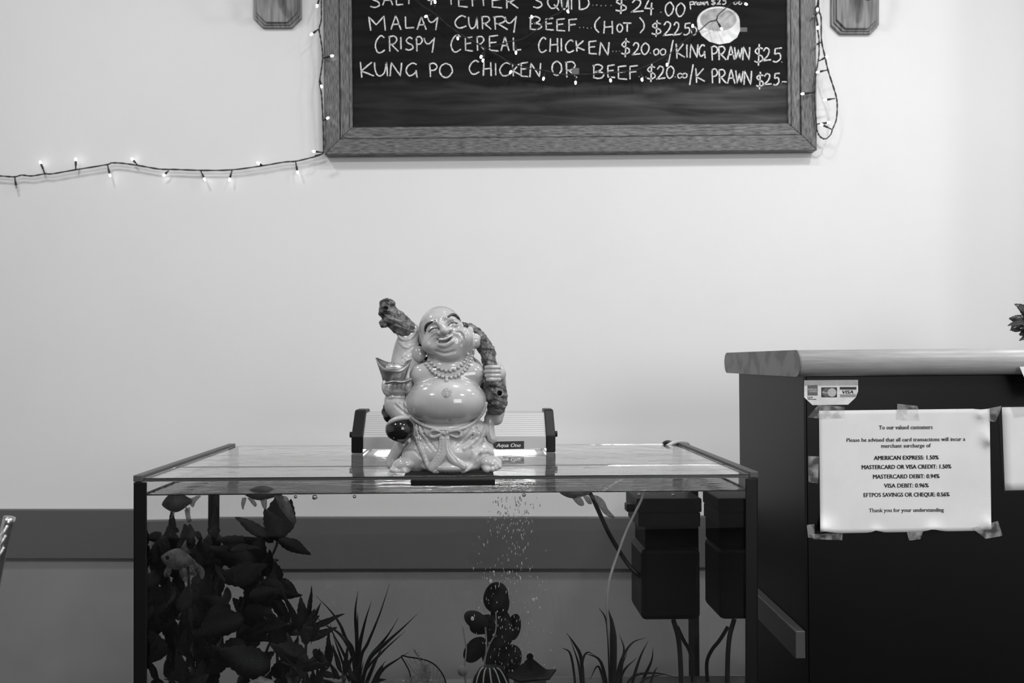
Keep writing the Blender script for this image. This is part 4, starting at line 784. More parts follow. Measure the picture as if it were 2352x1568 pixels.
# ---- payment sticker
YC = 1.3795
def CPt(px, py, d=0.0): return P(px, py, YC - d)
def flat(pts, d, nm, m, parent=None, th=.0002, **k):
    n = len(pts); b = MB(); b.add([CPt(x, y, d + th) for x, y in pts] + [CPt(x, y, d) for x, y in pts], [tuple(range(n)), tuple(range(2 * n - 1, n - 1, -1))] + [(i, n + i, n + (i + 1) % n, (i + 1) % n) for i in range(n)])
    return b.build(nm, m, parent, **k)
rect = lambda x0, y0, x1, y1: [(x0, y0), (x1, y0), (x1, y1), (x0, y1)]
stk = empty('card_sticker', CPt(1908, 930, .0002), 'small white payment card sticker at the counter corner under its top', 'sticker')
flat([(1847, 873), (1971, 872), (1971, 899), (1965, 913), (1948, 929), (1866, 930), (1847, 912)], .0003, 'backing', M_stick, stk)
flat([(1855, 885), (1876, 884), (1878, 886), (1878, 908), (1855, 908)], .0007, 'printed_logo', M_greyp, stk)
m = MB(); text_on(m, 'AMERICAN', 1855.5, 1876, 895.8, 3.6, CPt, 0, 0, .0011); text_on(m, 'EXPRESS', 1859, 1876, 900.6, 3.6, CPt, 0, 0, .0011); m.build('lettering', M_stick, stk)
m = MB(); text_on(m, 'Cards', 1854.5, 1867, 913.6, 3.6, CPt, .05, 0, .0008); text_on(m, 'Welcome', 1855, 1875, 918, 3.6, CPt, .05, 0, .0008); m.build('lettering', M_ink, stk)
flat(rect(1886.5, 889.3, 1922.5, 912), .0007, 'printed_logo', M_ink, stk)
circ = lambda cx_, cy_, r: [(cx_ + r * math.cos(2 * math.pi * k / 28), cy_ + r * math.sin(2 * math.pi * k / 28)) for k in range(28)]
flat(circ(1898.5, 901, 10), .0010, 'printed_circle', M_greyp, stk); flat(circ(1911, 901, 10), .0011, 'printed_circle', M_greyl, stk)
m = MB(); text_on(m, 'MasterCard', 1888.5, 1919, 903.4, 4.8, CPt, 0, .15, .0015); m.build('lettering', M_stick, stk)
flat(rect(1929, 888.5, 1967, 894.3), .0007, 'printed_bar', M_ink, stk); flat([(1929, 905.5), (1966.5, 905), (1965, 911.5), (1930, 911.7)], .0007, 'printed_bar', M_greym, stk)
m = MB(); text_on(m, 'VISA', 1935, 1960, 903.8, 7.6, CPt, .05, .22, .0009); m.build('lettering', M_ink, stk)
# ---- notice
nt_ = empty('surcharge_notice', CPt(2079, 1224, .0002), 'white printed surcharge notice taped to the counter front', 'notice')
def bil(c, a, b):
    return tuple((c[0][i] * (1 - a) + c[1][i] * a) * (1 - b) + (c[3][i] * (1 - a) + c[2][i] * a) * b for i in (0, 1))
def sheet(corners, parent, nm='paper', curls=(), n=40, mlt=28, mt=None):
    V = []; 
    for side in (0, 1):
        for j in range(mlt + 1):
            for i in range(n + 1):
                a, b = i / n, j / mlt; x, y = bil(corners, a, b)
                d = .0010 + .0005 * math.sin(a * 7 + b * 3) * math.sin(b * 5 + 1)
                for (ca, cb, rr, h) in curls:
                    q = math.hypot((a - ca) * 1.4, b - cb); 
                    if q < rr: d += h * (1 - q / rr) ** 2; y -= 6 * (1 - q / rr) ** 2 * (1 if cb > .5 else -1)
                V.append(CPt(x, y, d - side * .0002))
    w1 = n + 1; k = w1 * (mlt + 1); F = []
    for j in range(mlt):
        for i in range(n):
            q = j * w1 + i; F += [(q, q + w1, q + w1 + 1, q + 1), (k + q, k + q + 1, k + q + w1 + 1, k + q + w1)]
    F += [(i, i + 1, k + i + 1, k + i) for i in range(n)] + [(mlt * w1 + i, k + mlt * w1 + i, k + mlt * w1 + i + 1, mlt * w1 + i + 1) for i in range(n)]
    F += [(j * w1, k + j * w1, k + (j + 1) * w1, (j + 1) * w1) for j in range(mlt)] + [(j * w1 + n, (j + 1) * w1 + n, k + (j + 1) * w1 + n, k + j * w1 + n) for j in range(mlt)]
    return obj(nm, V, F, mt or M_paper, parent, True)
sheet([(1881, 943), (2273, 938), (2277, 1218), (1884, 1225)], nt_, curls=((.02, .98, .16, .018), (.33, 1.0, .08, .008), (1.0, .97, .13, .014), (.66, 1.0, .13, .010), (1.0, .24, .12, .016), (.95, .04, .09, .010)))
def slant(px, py, d): return CPt(px, py - (px - 2080) * .0095, d)
for s_, x0, x1, yb, cap, bold in (('To our valued customers', 2019, 2142, 985, 8.6, 0), ('Please be advised that all card transactions will incur a', 1944, 2217, 1013, 8.2, 0), ('merchant surcharge of', 2024, 2138, 1027, 8.2, 0),
      ('AMERICAN EXPRESS: 1.50%', 2007, 2156, 1055, 9, 1), ('MASTERCARD OR VISA CREDIT: 1.50%', 1979, 2185, 1076, 9, 1), ('MASTERCARD DEBIT: 0.94%', 2005, 2158, 1098, 9, 1), ('VISA DEBIT: 0.96%', 2030, 2133, 1119, 9, 1), ('EFTPOS SAVINGS OR CHEQUE: 0.56%', 1984, 2181, 1140, 9, 1), ('Thank you for your understanding', 1996, 2168, 1175, 8.2, 0)):
    m = MB(); text_on(m, s_, x0, x1, yb, cap, slant, .045 if bold else .02, 0, .0019, 1.0, True); m.build('printed_line', M_ink if bold else M_ink2, nt_)
for pl in ([(1855, 958), (1880, 929), (1940, 934), (1941, 959), (1883, 961)], [(2061, 927), (2108, 932), (2112, 965), (2059, 963)], [(2268, 938), (2300, 932), (2297, 945), (2286, 969), (2272, 967)], [(2232, 1212), (2292, 1196), (2303, 1230), (2264, 1237)], [(1864, 1226), (1936, 1224), (1934, 1240), (1868, 1238)], [(2083, 1222), (2120, 1220), (2114, 1238), (2088, 1241)], [(1856, 1047), (1881, 1048), (1879, 1110), (1857, 1107)], [(1853, 1205), (1870, 1203), (1872, 1236), (1856, 1234)]):
    flat(pl, .0026 if pl[0][0] not in (1856, 1853) else .0006, 'tape_strip', M_tape, nt_)
n2 = empty('paper_notice', CPt(2400, 1126, .0002), 'second white paper sheet in a dark sleeve cut off by the right edge', 'notice')
flat([(2292, 931), (2560, 926), (2560, 1126), (2304, 1130)], .0003, 'sleeve', M_black, n2)
sheet([(2301, 935), (2550, 931), (2550, 1121), (2308, 1126)], n2, n=12, mlt=10)
n3 = empty('table_card', P(2400, 905, 1.345), 'white card corner sticking out over the counter top edge', 'card')
m = MB(); pts = [P(2342, 842, 1.346), P(2425, 836, 1.346), P(2452, 903, 1.343), P(2372, 912, 1.343)]
m.add(pts + [p + Vector((0, .0004, 0)) for p in pts], [(0, 1, 2, 3), (7, 6, 5, 4)] + [(i, 4 + i, 4 + (i + 1) % 4, (i + 1) % 4) for i in range(4)]); m.build('card', M_paper, n3)

# ------------------------------------------------------------------ chair at the lower left
ch = empty('metal_chair', P(-60, 1400, 1.35) * 1.0, 'steel tube chair with curved back rods cut off by the left edge', 'chair')
cb = ch.location.copy(); ch.location = (cb.x, cb.y, 0)
def post(xo, sg):
    return catmull([P(22, 1187, 1.35) + Vector((xo, 0, 0)), P(6, 1250, 1.35) + Vector((xo, 0, 0)), P(-14, 1330, 1.35) + Vector((xo, .003, 0)), P(-40, 1500, 1.36) + Vector((xo, 0, 0)), P(-52, 1700, 1.34) + Vector((xo, -.02, 0)), P(-60, 1990, 1.36) + Vector((xo, 0.02, 0))], 5)
for xo in (0, -.40):
    pts = post(xo, 1); pts[-1].__class__; pts = [Vector(p) for p in pts]; pts[-1].z = .0
    MB().tube(pts, .0095, 16).build('leg', M_chrome, ch, smooth=True)
    fr = [Vector((p.x, p.y, p.z)) for p in (Vector(post(xo, 1)[18]),)]
    MB().tube([(fr[0].x, fr[0].y, .45), (fr[0].x, fr[0].y - .38, .45), (fr[0].x, fr[0].y - .41, .40), (fr[0].x, fr[0].y - .43, 0)], .0095, 14).build('leg', M_chrome, ch, smooth=True)
for y0c, yy in ((1207, 0), (1229, 1), (1256, 2)):
    a = P(17 - 4 * yy, y0c, 1.342); b = a + Vector((-.385, 0, 0))
    MB().tube(catmull([a, a + Vector((-.006, -.006, -.014)), a + Vector((-.03, -.008, -.040)), (a + b) / 2 + Vector((0, -.01, -.075)), b + Vector((.03, -.008, -.040)), b], 6), .0027, 8).build('back_rod', M_rod, ch, smooth=True)
sx = Vector(post(0, 1)[18]).x
MB().box((sx - .40, 1.35 - .40, .452), (sx, 1.35, .482)).build('seat', M_black, ch, bevel=.012)
# ------------------------------------------------------------------ potted plant behind the counter, just past the right edge
R = random.Random(8); tr = Vector((1.19, 1.70, CT(1.19, 1.7, 1.1695).z))
pp = empty('potted_plant', tr, 'dark glossy leafy potted plant on the counter top at the right edge', 'plant')
MB().lathe([(0, 0), (.035, 0), (.044, .030), (.046, .034), (.042, .034), (.040, .030), (0, .028)], tr, 32).build('pot', M_pot, pp, smooth=False)
MB().tube(catmull([tr + Vector((0, 0, .025)), tr + Vector((.008, -.004, .05)), tr + Vector((0, 0, .09))], 6), .005, 8).build('stem', M_stem, pp, smooth=True)
LG = LV['broad'].copy(); LG.materials.clear(); LG.materials.append(M_green)
for i in range(170):
    while True:
        q = Vector((R.uniform(-1, 1), R.uniform(-1, 1), R.uniform(-1, 1)))
        if .3 < q.length < 1: break
    c = tr + Vector((q.x * .10 + .01, q.y * .08, .060 + q.z * .045)); d = (q + Vector((R.uniform(-.5, .5), R.uniform(-.5, .5), R.uniform(-.3, .5)))).normalized()
    e = c + d * R.uniform(.025, .045); e.z = max(e.z, tr.z + .01)
    put_leaf(LG, c, e, R.uniform(.025, .04), pp, face=Vector((0, -1, .5)), tilt=.8, rnd=R)
# ------------------------------------------------------------------ laughing monk statue: sculpted as distance fields, then meshed
SS = .675e-3; SY = 1.235; SX = (1025 - CX) / FPX * SY; SZ = LID + .0006
def B(px, py, F=0.0):
    Y = SY - F * SS; return np.array([((px - CX) / FPX * Y - SX) / SS, F, (HC - (py - HY) / FPX * Y - SZ) / SS])
def smin(a, b, k): 
    h = np.clip(.5 + .5 * (b - a) / k, 0, 1); return b * (1 - h) + a * h - k * h * (1 - h)
class Field:
    def __init__(s, lo, hi, h):
        s.h = h; s.ax = [np.arange(lo[i], hi[i], h, dtype=np.float32) for i in range(3)]; s.p = np.full([len(a) for a in s.ax], 30, np.float32)
    def sub(s, lo, hi):
        sl = []
        for i in range(3):
            a = np.searchsorted(s.ax[i], lo[i]); b = np.searchsorted(s.ax[i], hi[i]); sl.append(slice(a, max(b, a)))
        X = np.meshgrid(*[s.ax[i][sl[i]] for i in range(3)], indexing='ij', sparse=True); return tuple(sl), X
    def op(s, sl, d, k, mode):
        if d.size == 0: return
        if mode == 'add': s.p[sl] = smin(s.p[sl], d, k)
        else: s.p[sl] = -smin(-s.p[sl], d, k)
    def ell(s, c, r, k=6, mode='add', rot=0):
        c = np.array(c, float); R = max(r) + 2 * k + 6; sl, (x, y, z) = s.sub(c - R, c + R); x = x - c[0]; y = y - c[1]; z = z - c[2]
        if rot: a = math.radians(rot); x, z = x * math.cos(a) + z * math.sin(a), -x * math.sin(a) + z * math.cos(a)
        k0 = np.sqrt((x / r[0]) ** 2 + (y / r[1]) ** 2 + (z / r[2]) ** 2); k1 = np.sqrt((x / r[0] ** 2) ** 2 + (y / r[1] ** 2) ** 2 + (z / r[2] ** 2) ** 2) + 1e-6
        s.op(sl, (k0 * (k0 - 1) / k1).astype(np.float32), k, mode); return s
    def cap(s, a, b, ra, rb, k=4, mode='add', flat=1.0):
        a = np.array(a, float); b = np.array(b, float); R = max(ra, rb) + 2 * k + 5; sl, (x, y, z) = s.sub(np.minimum(a, b) - R, np.maximum(a, b) + R)
        ab = b - a; L2 = max((ab ** 2).sum(), 1e-6); t = np.clip(((x - a[0]) * ab[0] + (y - a[1]) * ab[1] + (z - a[2]) * ab[2]) / L2, 0, 1)
        d = np.sqrt((x - a[0] - t * ab[0]) ** 2 + ((y - a[1] - t * ab[1]) * flat) ** 2 + (z - a[2] - t * ab[2]) ** 2) - (ra + (rb - ra) * t)
        s.op(sl, d.astype(np.float32), k, mode); return s
    def chain(s, pts, rr, k=4, mode='add', sm=4, flat=1.0):
        if not hasattr(rr, '__len__'): rr = [rr] * len(pts)
        q = catmull([tuple(p) + (r,) for p, r in zip(pts, rr)], sm) if len(pts) > 2 else [tuple(p) + (r,) for p, r in zip(pts, rr)]
        for u, v in zip(q[:-1], q[1:]): s.cap(u[:3], v[:3], u[3], v[3], k, mode, flat)
        return s
    def front(s, px, py, default=0.0):
        for F in np.arange(s.ax[1][-1] - 1, s.ax[1][0], -s.h * .5):
            b = B(px, py, F); i = [int(round((b[j] - s.ax[j][0]) / s.h)) for j in range(3)]
            if all(0 <= i[j] < len(s.ax[j]) for j in range(3)) and s.p[tuple(i)] < 0: return F
        return default
    def on(s, pts, off=0.0): return [B(x, y, s.front(x, y) + off) for x, y in pts]
    def noise(s, amp, f, seed=0):
        R = np.random.RandomState(seed); X = np.meshgrid(*s.ax, indexing='ij', sparse=True); n = 0
        for o in range(5):
            ph = R.rand(6) * 6.28; g_ = f * 1.55 ** o
            n = n + (np.sin(g_ * X[0] * R.uniform(.8, 1.2) + g_ * .7 * X[2] + ph[0]) * np.sin(g_ * X[1] + ph[1] + g_ * .4 * X[0]) * np.sin(g_ * X[2] * R.uniform(.8, 1.2) - g_ * .5 * X[0] + ph[2])) / 1.4 ** o
        s.p += (amp * n).astype(np.float32)
    def floor(s, z=0): s.p = np.maximum(s.p, (z - s.ax[2])[None, None, :].astype(np.float32) * np.ones_like(s.p[:, :, :1]))
    def mesh(s, name, m, parent):
        p = s.p; p[0] = p[-1] = 5; p[:, 0] = p[:, -1] = 5; p[:, :, 0] = p[:, :, -1] = 5
        ins = p < 0; C = ins[:-1, :-1, :-1].astype(np.int8); cnt = np.zeros_like(C)
        for dx in (0, 1):
            for dy in (0, 1):
                for dz in (0, 1): cnt += ins[dx:p.shape[0] - 1 + dx, dy:p.shape[1] - 1 + dy, dz:p.shape[2] - 1 + dz]
        act = (cnt > 0) & (cnt < 8); idx = np.argwhere(act); N = len(idx); ids = np.full(act.shape, -1, np.int32); ids[act] = np.arange(N)
        off = np.array([[a, b, c] for a in (0, 1) for b in (0, 1) for c in (0, 1)]); val = np.stack([p[idx[:, 0] + o[0], idx[:, 1] + o[1], idx[:, 2] + o[2]] for o in off], 1)
        acc = np.zeros((N, 3)); n = np.zeros(N)
        for i in range(8):
            for j in range(i + 1, 8):
                if np.abs(off[i] - off[j]).sum() == 1:
                    mk = (val[:, i] < 0) != (val[:, j] < 0); t = val[:, i] / (val[:, i] - val[:, j] + 1e-12); q = off[i] + t[:, None] * (off[j] - off[i]); acc[mk] += q[mk]; n[mk] += 1
        co = (idx + acc / n[:, None]) * s.h + np.array([a[0] for a in s.ax])
        quads = []
        for ax in range(3):
            a = [slice(None)] * 3; b = [slice(None)] * 3; a[ax] = slice(None, -1); b[ax] = slice(1, None)
            e = np.argwhere(ins[tuple(a)] != ins[tuple(b)]); o1, o2 = [(1, 2), (2, 0), (0, 1)][ax]
            sgn = ins[e[:, 0], e[:, 1], e[:, 2]]
            d1 = np.zeros(3, int); d1[o1] = 1; d2 = np.zeros(3, int); d2[o2] = 1
            g4 = [ids[tuple((e - x).T)] for x in (d1 + d2, d2, 0 * d1, d1)]
            q = np.stack(g4, 1); q = np.where(sgn[:, None], q[:, ::-1], q); quads.append(q)
        Q = np.concatenate(quads); Q = Q[(Q >= 0).all(1)]
        W = np.stack([SX + co[:, 0] * SS, SY - co[:, 1] * SS, SZ + co[:, 2] * SS], 1)
        base = np.array(wloc(parent)); me = bpy.data.meshes.new(name); a_, b_, c_ = W[Q[:, 0]], W[Q[:, 1]], W[Q[:, 2]]
        if (np.cross(a_, b_) * c_).sum() < 0: Q = Q[:, ::-1]
        me.vertices.add(len(W)); me.vertices.foreach_set('co', (W - base).ravel()); me.loops.add(Q.size); me.loops.foreach_set('vertex_index', Q.astype(np.int32).ravel())
        me.polygons.add(len(Q)); me.polygons.foreach_set('loop_start', np.arange(len(Q), dtype=np.int32) * 4); me.polygons.foreach_set('loop_total', np.full(len(Q), 4, np.int32)); me.update(calc_edges=True); me.validate()
        me.polygons.foreach_set('use_smooth', [True] * len(me.polygons)); me.materials.append(m); o = bpy.data.objects.new(name, me); COL.objects.link(o); o.parent = parent; return o
M_skin = mat('glazed_skin', 0.37, 0.13, spec=0.55, coat=0.6, var=0.10, vscale=25, bump=0.02, bscale=80)
M_robe = mat('glazed_robe', 0.38, 0.26, spec=0.5, coat=0.3, var=0.12, vscale=30)
M_bark = mat('gnarled_wood_glaze', 0.075, 0.28, spec=0.6, var=0.8, vscale=70, bump=0.6, bscale=160)
M_fruit = mat('dark_red_glaze', 0.008, 0.1, spec=0.6, coat=0.5)
M_gold = mat('gilt', 0.30, 0.3, metal=0.8, var=0.25, vscale=60)
M_goldl = mat('bright_gilt', 0.75, 0.25, metal=0.7)
M_paint = mat('dark_paint', 0.02, 0.4); M_lip = mat('lip_paint', 0.09, 0.3); M_teeth = mat('tooth_paint', 0.75, 0.2)
M_bead = mat('pearl_bead', 0.36, 0.22, spec=0.6, coat=0.4)
M_hair = mat('chest_hair_paint', 0.24, 0.4, var=0.3, vscale=320)
st_ = empty('laughing_monk_statue', (SX, SY, SZ), 'glazed laughing bald monk figurine with beads and round belly on the tank cover', 'statue')
H_ = 1.5
f = Field((-165, -45, 0), (165, 112, 405), H_)
# torso
f.ell(B(1025, 922, 26), (94, 70, 57), 8); f.ell(B(1033, 862, 8), (80, 46, 44), 10)
f.ell(B(970, 860, 26), (27, 19, 23), 14); f.ell(B(1087, 858, 24), (25, 18, 22), 14); f.ell(B(1034, 826, 4), (52, 40, 32), 8)
f.chain([B(944, 874, 40), B(962, 884, 62), B(990, 880, 66)], 2.0, 5, 'sub'); f.chain([B(1066, 876, 62), B(1090, 880, 54), B(1110, 868, 36)], 2.0, 5, 'sub')
# head
f.ell(B(1013, 756, 10), (51, 50, 53), 4); f.ell(B(1029, 787, 16), (60, 47, 44), 12, rot=-8); f.ell(B(994, 790, 40), (25, 20, 22), 9); f.ell(B(1063, 775, 38), (23, 20, 24), 9)
f.ell(B(1031, 812, 42), (26, 16, 15), 9); f.ell(B(1016, 738, 44), (34, 12, 14), 8)
f.ell(B(969, 774, 6), (7, 10, 18), 3); f.ell(B(961, 813, 8), (17, 13, 19), 5); f.ell(B(1091, 783, 8), (15, 13, 18), 5); f.ell(B(1080, 764, 4), (9, 10, 15), 4)
f.ell(B(967, 776, 17), (3.5, 5, 12), 2, 'sub')
F0 = f.front(1020, 770)
for cx_, cy_, rt in ((998, 758, 12), (1041, 748, 20)):
    f.ell(B(cx_, cy_ - 6, f.front(cx_, cy_ - 6) + 3), (15, 7, 9), 5, 'sub', rt); f.ell(B(cx_, cy_ - 1, f.front(cx_, cy_) - 3), (13, 7, 7), 4, 'add', rt)
f.chain([B(1009, 741, f.front(1009, 741) - 2), B(1015, 750, F0 + 2), B(1021, 759, F0 + 5)], [3.5, 4, 6], 6); f.ell(B(1021, 760, F0 + 6), (10, 9, 8.5), 4)
f.ell(B(1010, 765, F0 + 3), (7, 7, 6), 3); f.ell(B(1034, 757, F0 + 2), (7, 7, 6), 3)
for p_ in ([(984, 763), (995, 754), (1009, 753)], [(1028, 749), (1038, 741), (1053, 744)]): f.chain(f.on(p_, .5), 1.3, 2, 'sub')
f.chain(f.on([(976, 762), (983, 746), (1001, 737)], -.5), 2.6, 4); f.chain(f.on([(1025, 730), (1042, 724), (1057, 738)], -.5), 2.6, 4)
f.chain(f.on([(1017, 730), (1020, 736)], .5), 1.2, 3, 'sub'); f.chain(f.on([(1005, 736), (1008, 742)], .5), 1.0, 3, 'sub')
mo = f.on([(1004, 781), (1013, 784), (1023, 783), (1033, 777), (1042, 769)], 1)
f.chain(mo, [3, 5, 6, 5, 3], 3, 'sub')
f.chain(f.on([(1008, 791), (1022, 793), (1036, 786), (1042, 779)], -1), 3.2, 4); f.chain(f.on([(1005, 775), (1018, 774), (1030, 770), (1040, 764)], -1.2), 2.6, 4)
f.ell(B(1050, 771, f.front(1050, 771) + 4), (8, 6, 9), 8, 'sub'); f.ell(B(994, 785, f.front(994, 785) + 5), (8, 6, 9), 8, 'sub')
f.chain(f.on([(1044, 761), (1058, 765), (1064, 778), (1060, 792)], .6), 1.3, 4, 'sub'); f.chain(f.on([(1002, 768), (992, 775), (983, 788)], .6), 1.2, 4, 'sub')
f.chain(f.on([(1000, 806), (1020, 812), (1045, 806)], 1), 1.2, 5, 'sub')
# navel
f.ell(B(1031, 966, f.front(1031, 966)), (4, 4, 4), 4, 'sub'); f.ell(B(1031, 969, f.front(1031, 972) - 1.5), (2.4, 2.6, 2.4), 1.5)
# right fist on the branch
f.ell(B(1150, 858, 22), (13, 20, 21), 4); f.chain([B(1150, 858, 12), B(1152, 885, -4)], [12, 10], 5)
for i, y in enumerate((843.5, 853, 862.5, 871.5)): f.chain([B(1117 - (i == 1) * 2 + (i == 3) * 3, y, 44), B(1130, y, 50), B(1146, y, 40)], [4.6, 5.0, 5.2], 1.2)
# palm under the ingot
f.ell(B(914, 894, 34), (27, 24, 15), 5, rot=6); f.chain([B(890, 900, 42), B(884, 889, 44), B(884, 877, 42)], [9, 6.5, 5], 3)
for x, y in ((906, 885), (916, 883), (926, 882), (936, 884)): f.chain([B(x - 2, y + 8, 54), B(x, y, 57), B(x + 2, y - 3, 50)], [5, 4.6, 4], 1.5)
f.chain([B(912, 903, 24), B(922, 925, 0)], 14, 6)
# feet
f.ell(B(930, 1066, 36), (30, 26, 18), 6, rot=12); f.ell(B(1126, 1062, 34), (27, 25, 17), 6, rot=-10)
for i, (x, y, r) in enumerate(((900, 1079, 6), (908, 1081, 6.2), (917, 1083, 6.6), (929, 1082, 10))): f.cap(B(x, y, 56), B(x + 6, y - 6, 46), r, r, 2)
for i, (x, y, r) in enumerate(((1118, 1077, 9), (1131, 1077, 6.6), (1140, 1075, 6.2), (1147, 1071, 6))): f.cap(B(x, y, 54), B(x - 4, y - 5, 44), r, r, 2)
f.floor(0)
body = f.mesh('body', M_skin, st_)
# robe and trousers
g_ = Field((-165, -65, 0), (165, 105, 352), H_)
g_.ell(B(1027, 988, 8), (92, 60, 44), 8); g_.ell(B(1026, 1035, 16), (88, 54, 46), 10); g_.ell(B(955, 1052, 22), (33, 30, 34), 14); g_.ell(B(1100, 1046, 20), (36, 32, 34), 14); g_.ell(B(1032, 1070, 34), (64, 40, 17), 8)
g_.ell(B(1033, 880, -28), (92, 30, 78), 6); g_.chain([B(900, 1068, 4), B(902, 1050, 0), B(925, 1022, 0)], [11, 10, 16], 6)
g_.chain([B(945, 760, -22), B(938, 800, -20), B(935, 845, -16), B(930, 880, -8)], [20, 30, 36, 34], 8); g_.chain([B(910, 916, 24), B(916, 938, 24), B(945, 962, 18)], [25, 27, 26], 6)
g_.chain([B(1145, 845, -14), B(1148, 890, -14), B(1142, 935, -10), B(1135, 955, -10)], [12, 14, 16, 20], 6); g_.chain([B(1140, 945, -6), B(1141, 962, -4)], [18, 14], 4); g_.chain([B(1122, 960, 0), B(1126, 1000, 0), B(1132, 1010, 2)], [10, 10, 8], 5)
g_.ell(B(1025, 918, 26), (90, 62, 56), 3, 'sub') if False else None
waist = [(931, 925), (936, 945), (952, 964), (978, 978), (1005, 985), (1030, 987), (1060, 984), (1088, 970), (1108, 948), (1117, 926)]
def bf(x, y): return max(f.front(x, y), g_.front(x, y))
g_.chain([B(x, y, min(bf(x, y), 76) + 2) for x, y in waist], 4.0, 2)
for p_ in ([(958, 975), (968, 1005), (990, 1034)], [(966, 978), (985, 1012), (1000, 1032)], [(1098, 975), (1078, 1008), (1050, 1030)], [(1085, 980), (1070, 1003), (1048, 1022)], [(1116, 1005), (1100, 1025), (1084, 1032)], [(1081, 1024), (1081, 1046), (1078, 1060)], [(1112, 985), (1104, 1005), (1088, 1022)],
           [(955, 1020), (968, 1050), (982, 1078)], [(1110, 1035), (1092, 1058), (1070, 1076)], [(930, 1035), (950, 1035), (968, 1052)], [(1098, 1050), (1110, 1040), (1124, 1040)]): g_.chain(g_.on(p_, .6), 1.5, 4, 'sub')
for p_ in ([(948, 985), (960, 1012), (972, 1040), (984, 1072), (1004, 1084), (1035, 1088), (1064, 1083), (1084, 1066), (1092, 1045)], [(1108, 980), (1090, 1012), (1066, 1030)], [(1108, 1040), (1118, 1035), (1130, 1042)]): g_.chain(g_.on(p_, -1.2), 3.4, 5)
for p_ in ([(912, 766), (926, 780), (944, 776), (957, 758)], [(918, 786), (932, 798), (952, 792)], [(926, 820), (950, 800), (962, 790)], [(905, 862), (925, 830), (950, 812)]): g_.chain(g_.on(p_, -.5), 2.6, 3)
for p_ in ([(890, 918), (910, 916), (932, 918)], [(908, 930), (925, 945), (942, 955)], [(918, 926), (934, 940), (946, 948)]): g_.chain(g_.on(p_, .5), 1.3, 4, 'sub')
for i in range(9): x = 1000 + i * 9; g_.chain(g_.on([(x, 1084), (x + 2, 1089)], .5), .8, 2, 'sub')
g_.floor(0)
robe = g_.mesh('robe', M_robe, st_)
# sash
def both(x, y, o=0): return B(x, y, max(f.front(x, y), g_.front(x, y)) + o)
s_ = Field((-50, 20, 0), (60, 120, 150), 1.2)
s_.ell(both(1023, 993, 1), (13, 6, 7), 2)
s_.chain([both(x, y, 1) for x, y in ((1012, 991), (1000, 987), (990, 992), (989, 1001), (998, 1003), (1011, 998))], 3.4, 2.5); s_.chain([both(x, y, 1) for x, y in ((1034, 991), (1047, 987), (1057, 991), (1058, 1000), (1049, 1003), (1035, 998))], 3.4, 2.5)
s_.chain([both(x, y, 0) for x, y in ((1014, 1001), (1014, 1025), (1007, 1050), (992, 1074))], [5, 6.5, 8, 9.5], 2, flat=1.7); s_.chain([both(x, y, 0) for x, y in ((1025, 1001), (1022, 1025), (1018, 1045), (1004, 1070))], [4.5, 5.5, 6, 5], 2, flat=1.7)
s_.chain([both(x, y, 1) for x, y in ((1027, 1001), (1028, 1028), (1038, 1052), (1064, 1070))], [5, 6.5, 9, 9], 2, flat=1.7)
for p_ in ([(1013, 1010), (1010, 1040), (995, 1068)], [(1029, 1010), (1031, 1035), (1050, 1060)], [(1023, 988), (1023, 998)], [(995, 995), (1008, 994)], [(1038, 994), (1052, 995)]): s_.chain([B(x, y, max(s_.front(x, y, 60), 50) + .4) for x, y in p_], 1.0, 2.5, 'sub')
s_.mesh('sash', M_robe, st_)
# gnarled branch
b_ = Field((-175, -75, 120), (170, 90, 430), 1.5)
b_.chain([B(990, 800, -40), B(950, 775, -22), B(926, 750, -10), B(903, 730, -4), B(889, 712, 0), B(889, 698, 2)], [14, 18, 22, 21, 16, 13], 5)
for x, y, r in ((883, 742, 11), (880, 720, 9), (900, 697, 9), (881, 698, 8), (915, 742, 12)): b_.ell(B(x, y, 4), (r, r, r), 4)
b_.chain([B(990, 800, -40), B(1040, 760, -38), B(1075, 757, -14), B(1098, 777, -6), B(1116, 802, 0), B(1124, 830, 12), B(1128, 860, 24), B(1134, 885, 30), B(1141, 908, 30), B(1140, 932, 28)], [14, 16, 14, 17, 16, 14, 17, 21, 22, 21], 5)
for x, y, r in ((1110, 780, 9), (1130, 812, 10), (1128, 800, 7), (1156, 925, 9), (1130, 935, 9), (1120, 905, 9)): b_.ell(B(x, y, 10), (r, r, r), 4)
b_.noise(2.2, .16, 3)
b_.ell(B(887, 690, 18), (5.5, 12, 6), 2, 'sub'); b_.ell(B(886, 708, 16), (5, 6, 4), 2, 'sub'); b_.ell(B(1147, 903, 46), (5.5, 14, 6), 2, 'sub')
b_.mesh('gnarled_branch', M_bark, st_)
# fruit on the left hip
r_ = Field((-165, -30, 40), (-85, 110, 175), 1.3)
r_.ell(B(899, 953, 22), (19, 17, 19), 3); r_.ell(B(886, 933, 22), (6, 6, 7), 4); r_.ell(B(884, 945, 18), (8, 10, 9), 5); r_.mesh('gourd', M_fruit, st_)
r_ = Field((-160, -30, 20), (-45, 115, 150), 1.3)
r_.ell(B(918, 985, 50), (32, 28, 29), 4); r_.chain([B(922, 1000, 52), B(925, 1014, 54)], [20, 4], 8); r_.mesh('peach', M_fruit, st_)
r_ = Field((-165, 0, 60), (-45, 115, 150), 1.3)
r_.chain([B(890, 977, 58), B(900, 967, 66), B(918, 960, 66), B(938, 959, 56)], [3, 4.5, 5, 4], 3, flat=.8); r_.mesh('peach_leaf', M_robe, st_)
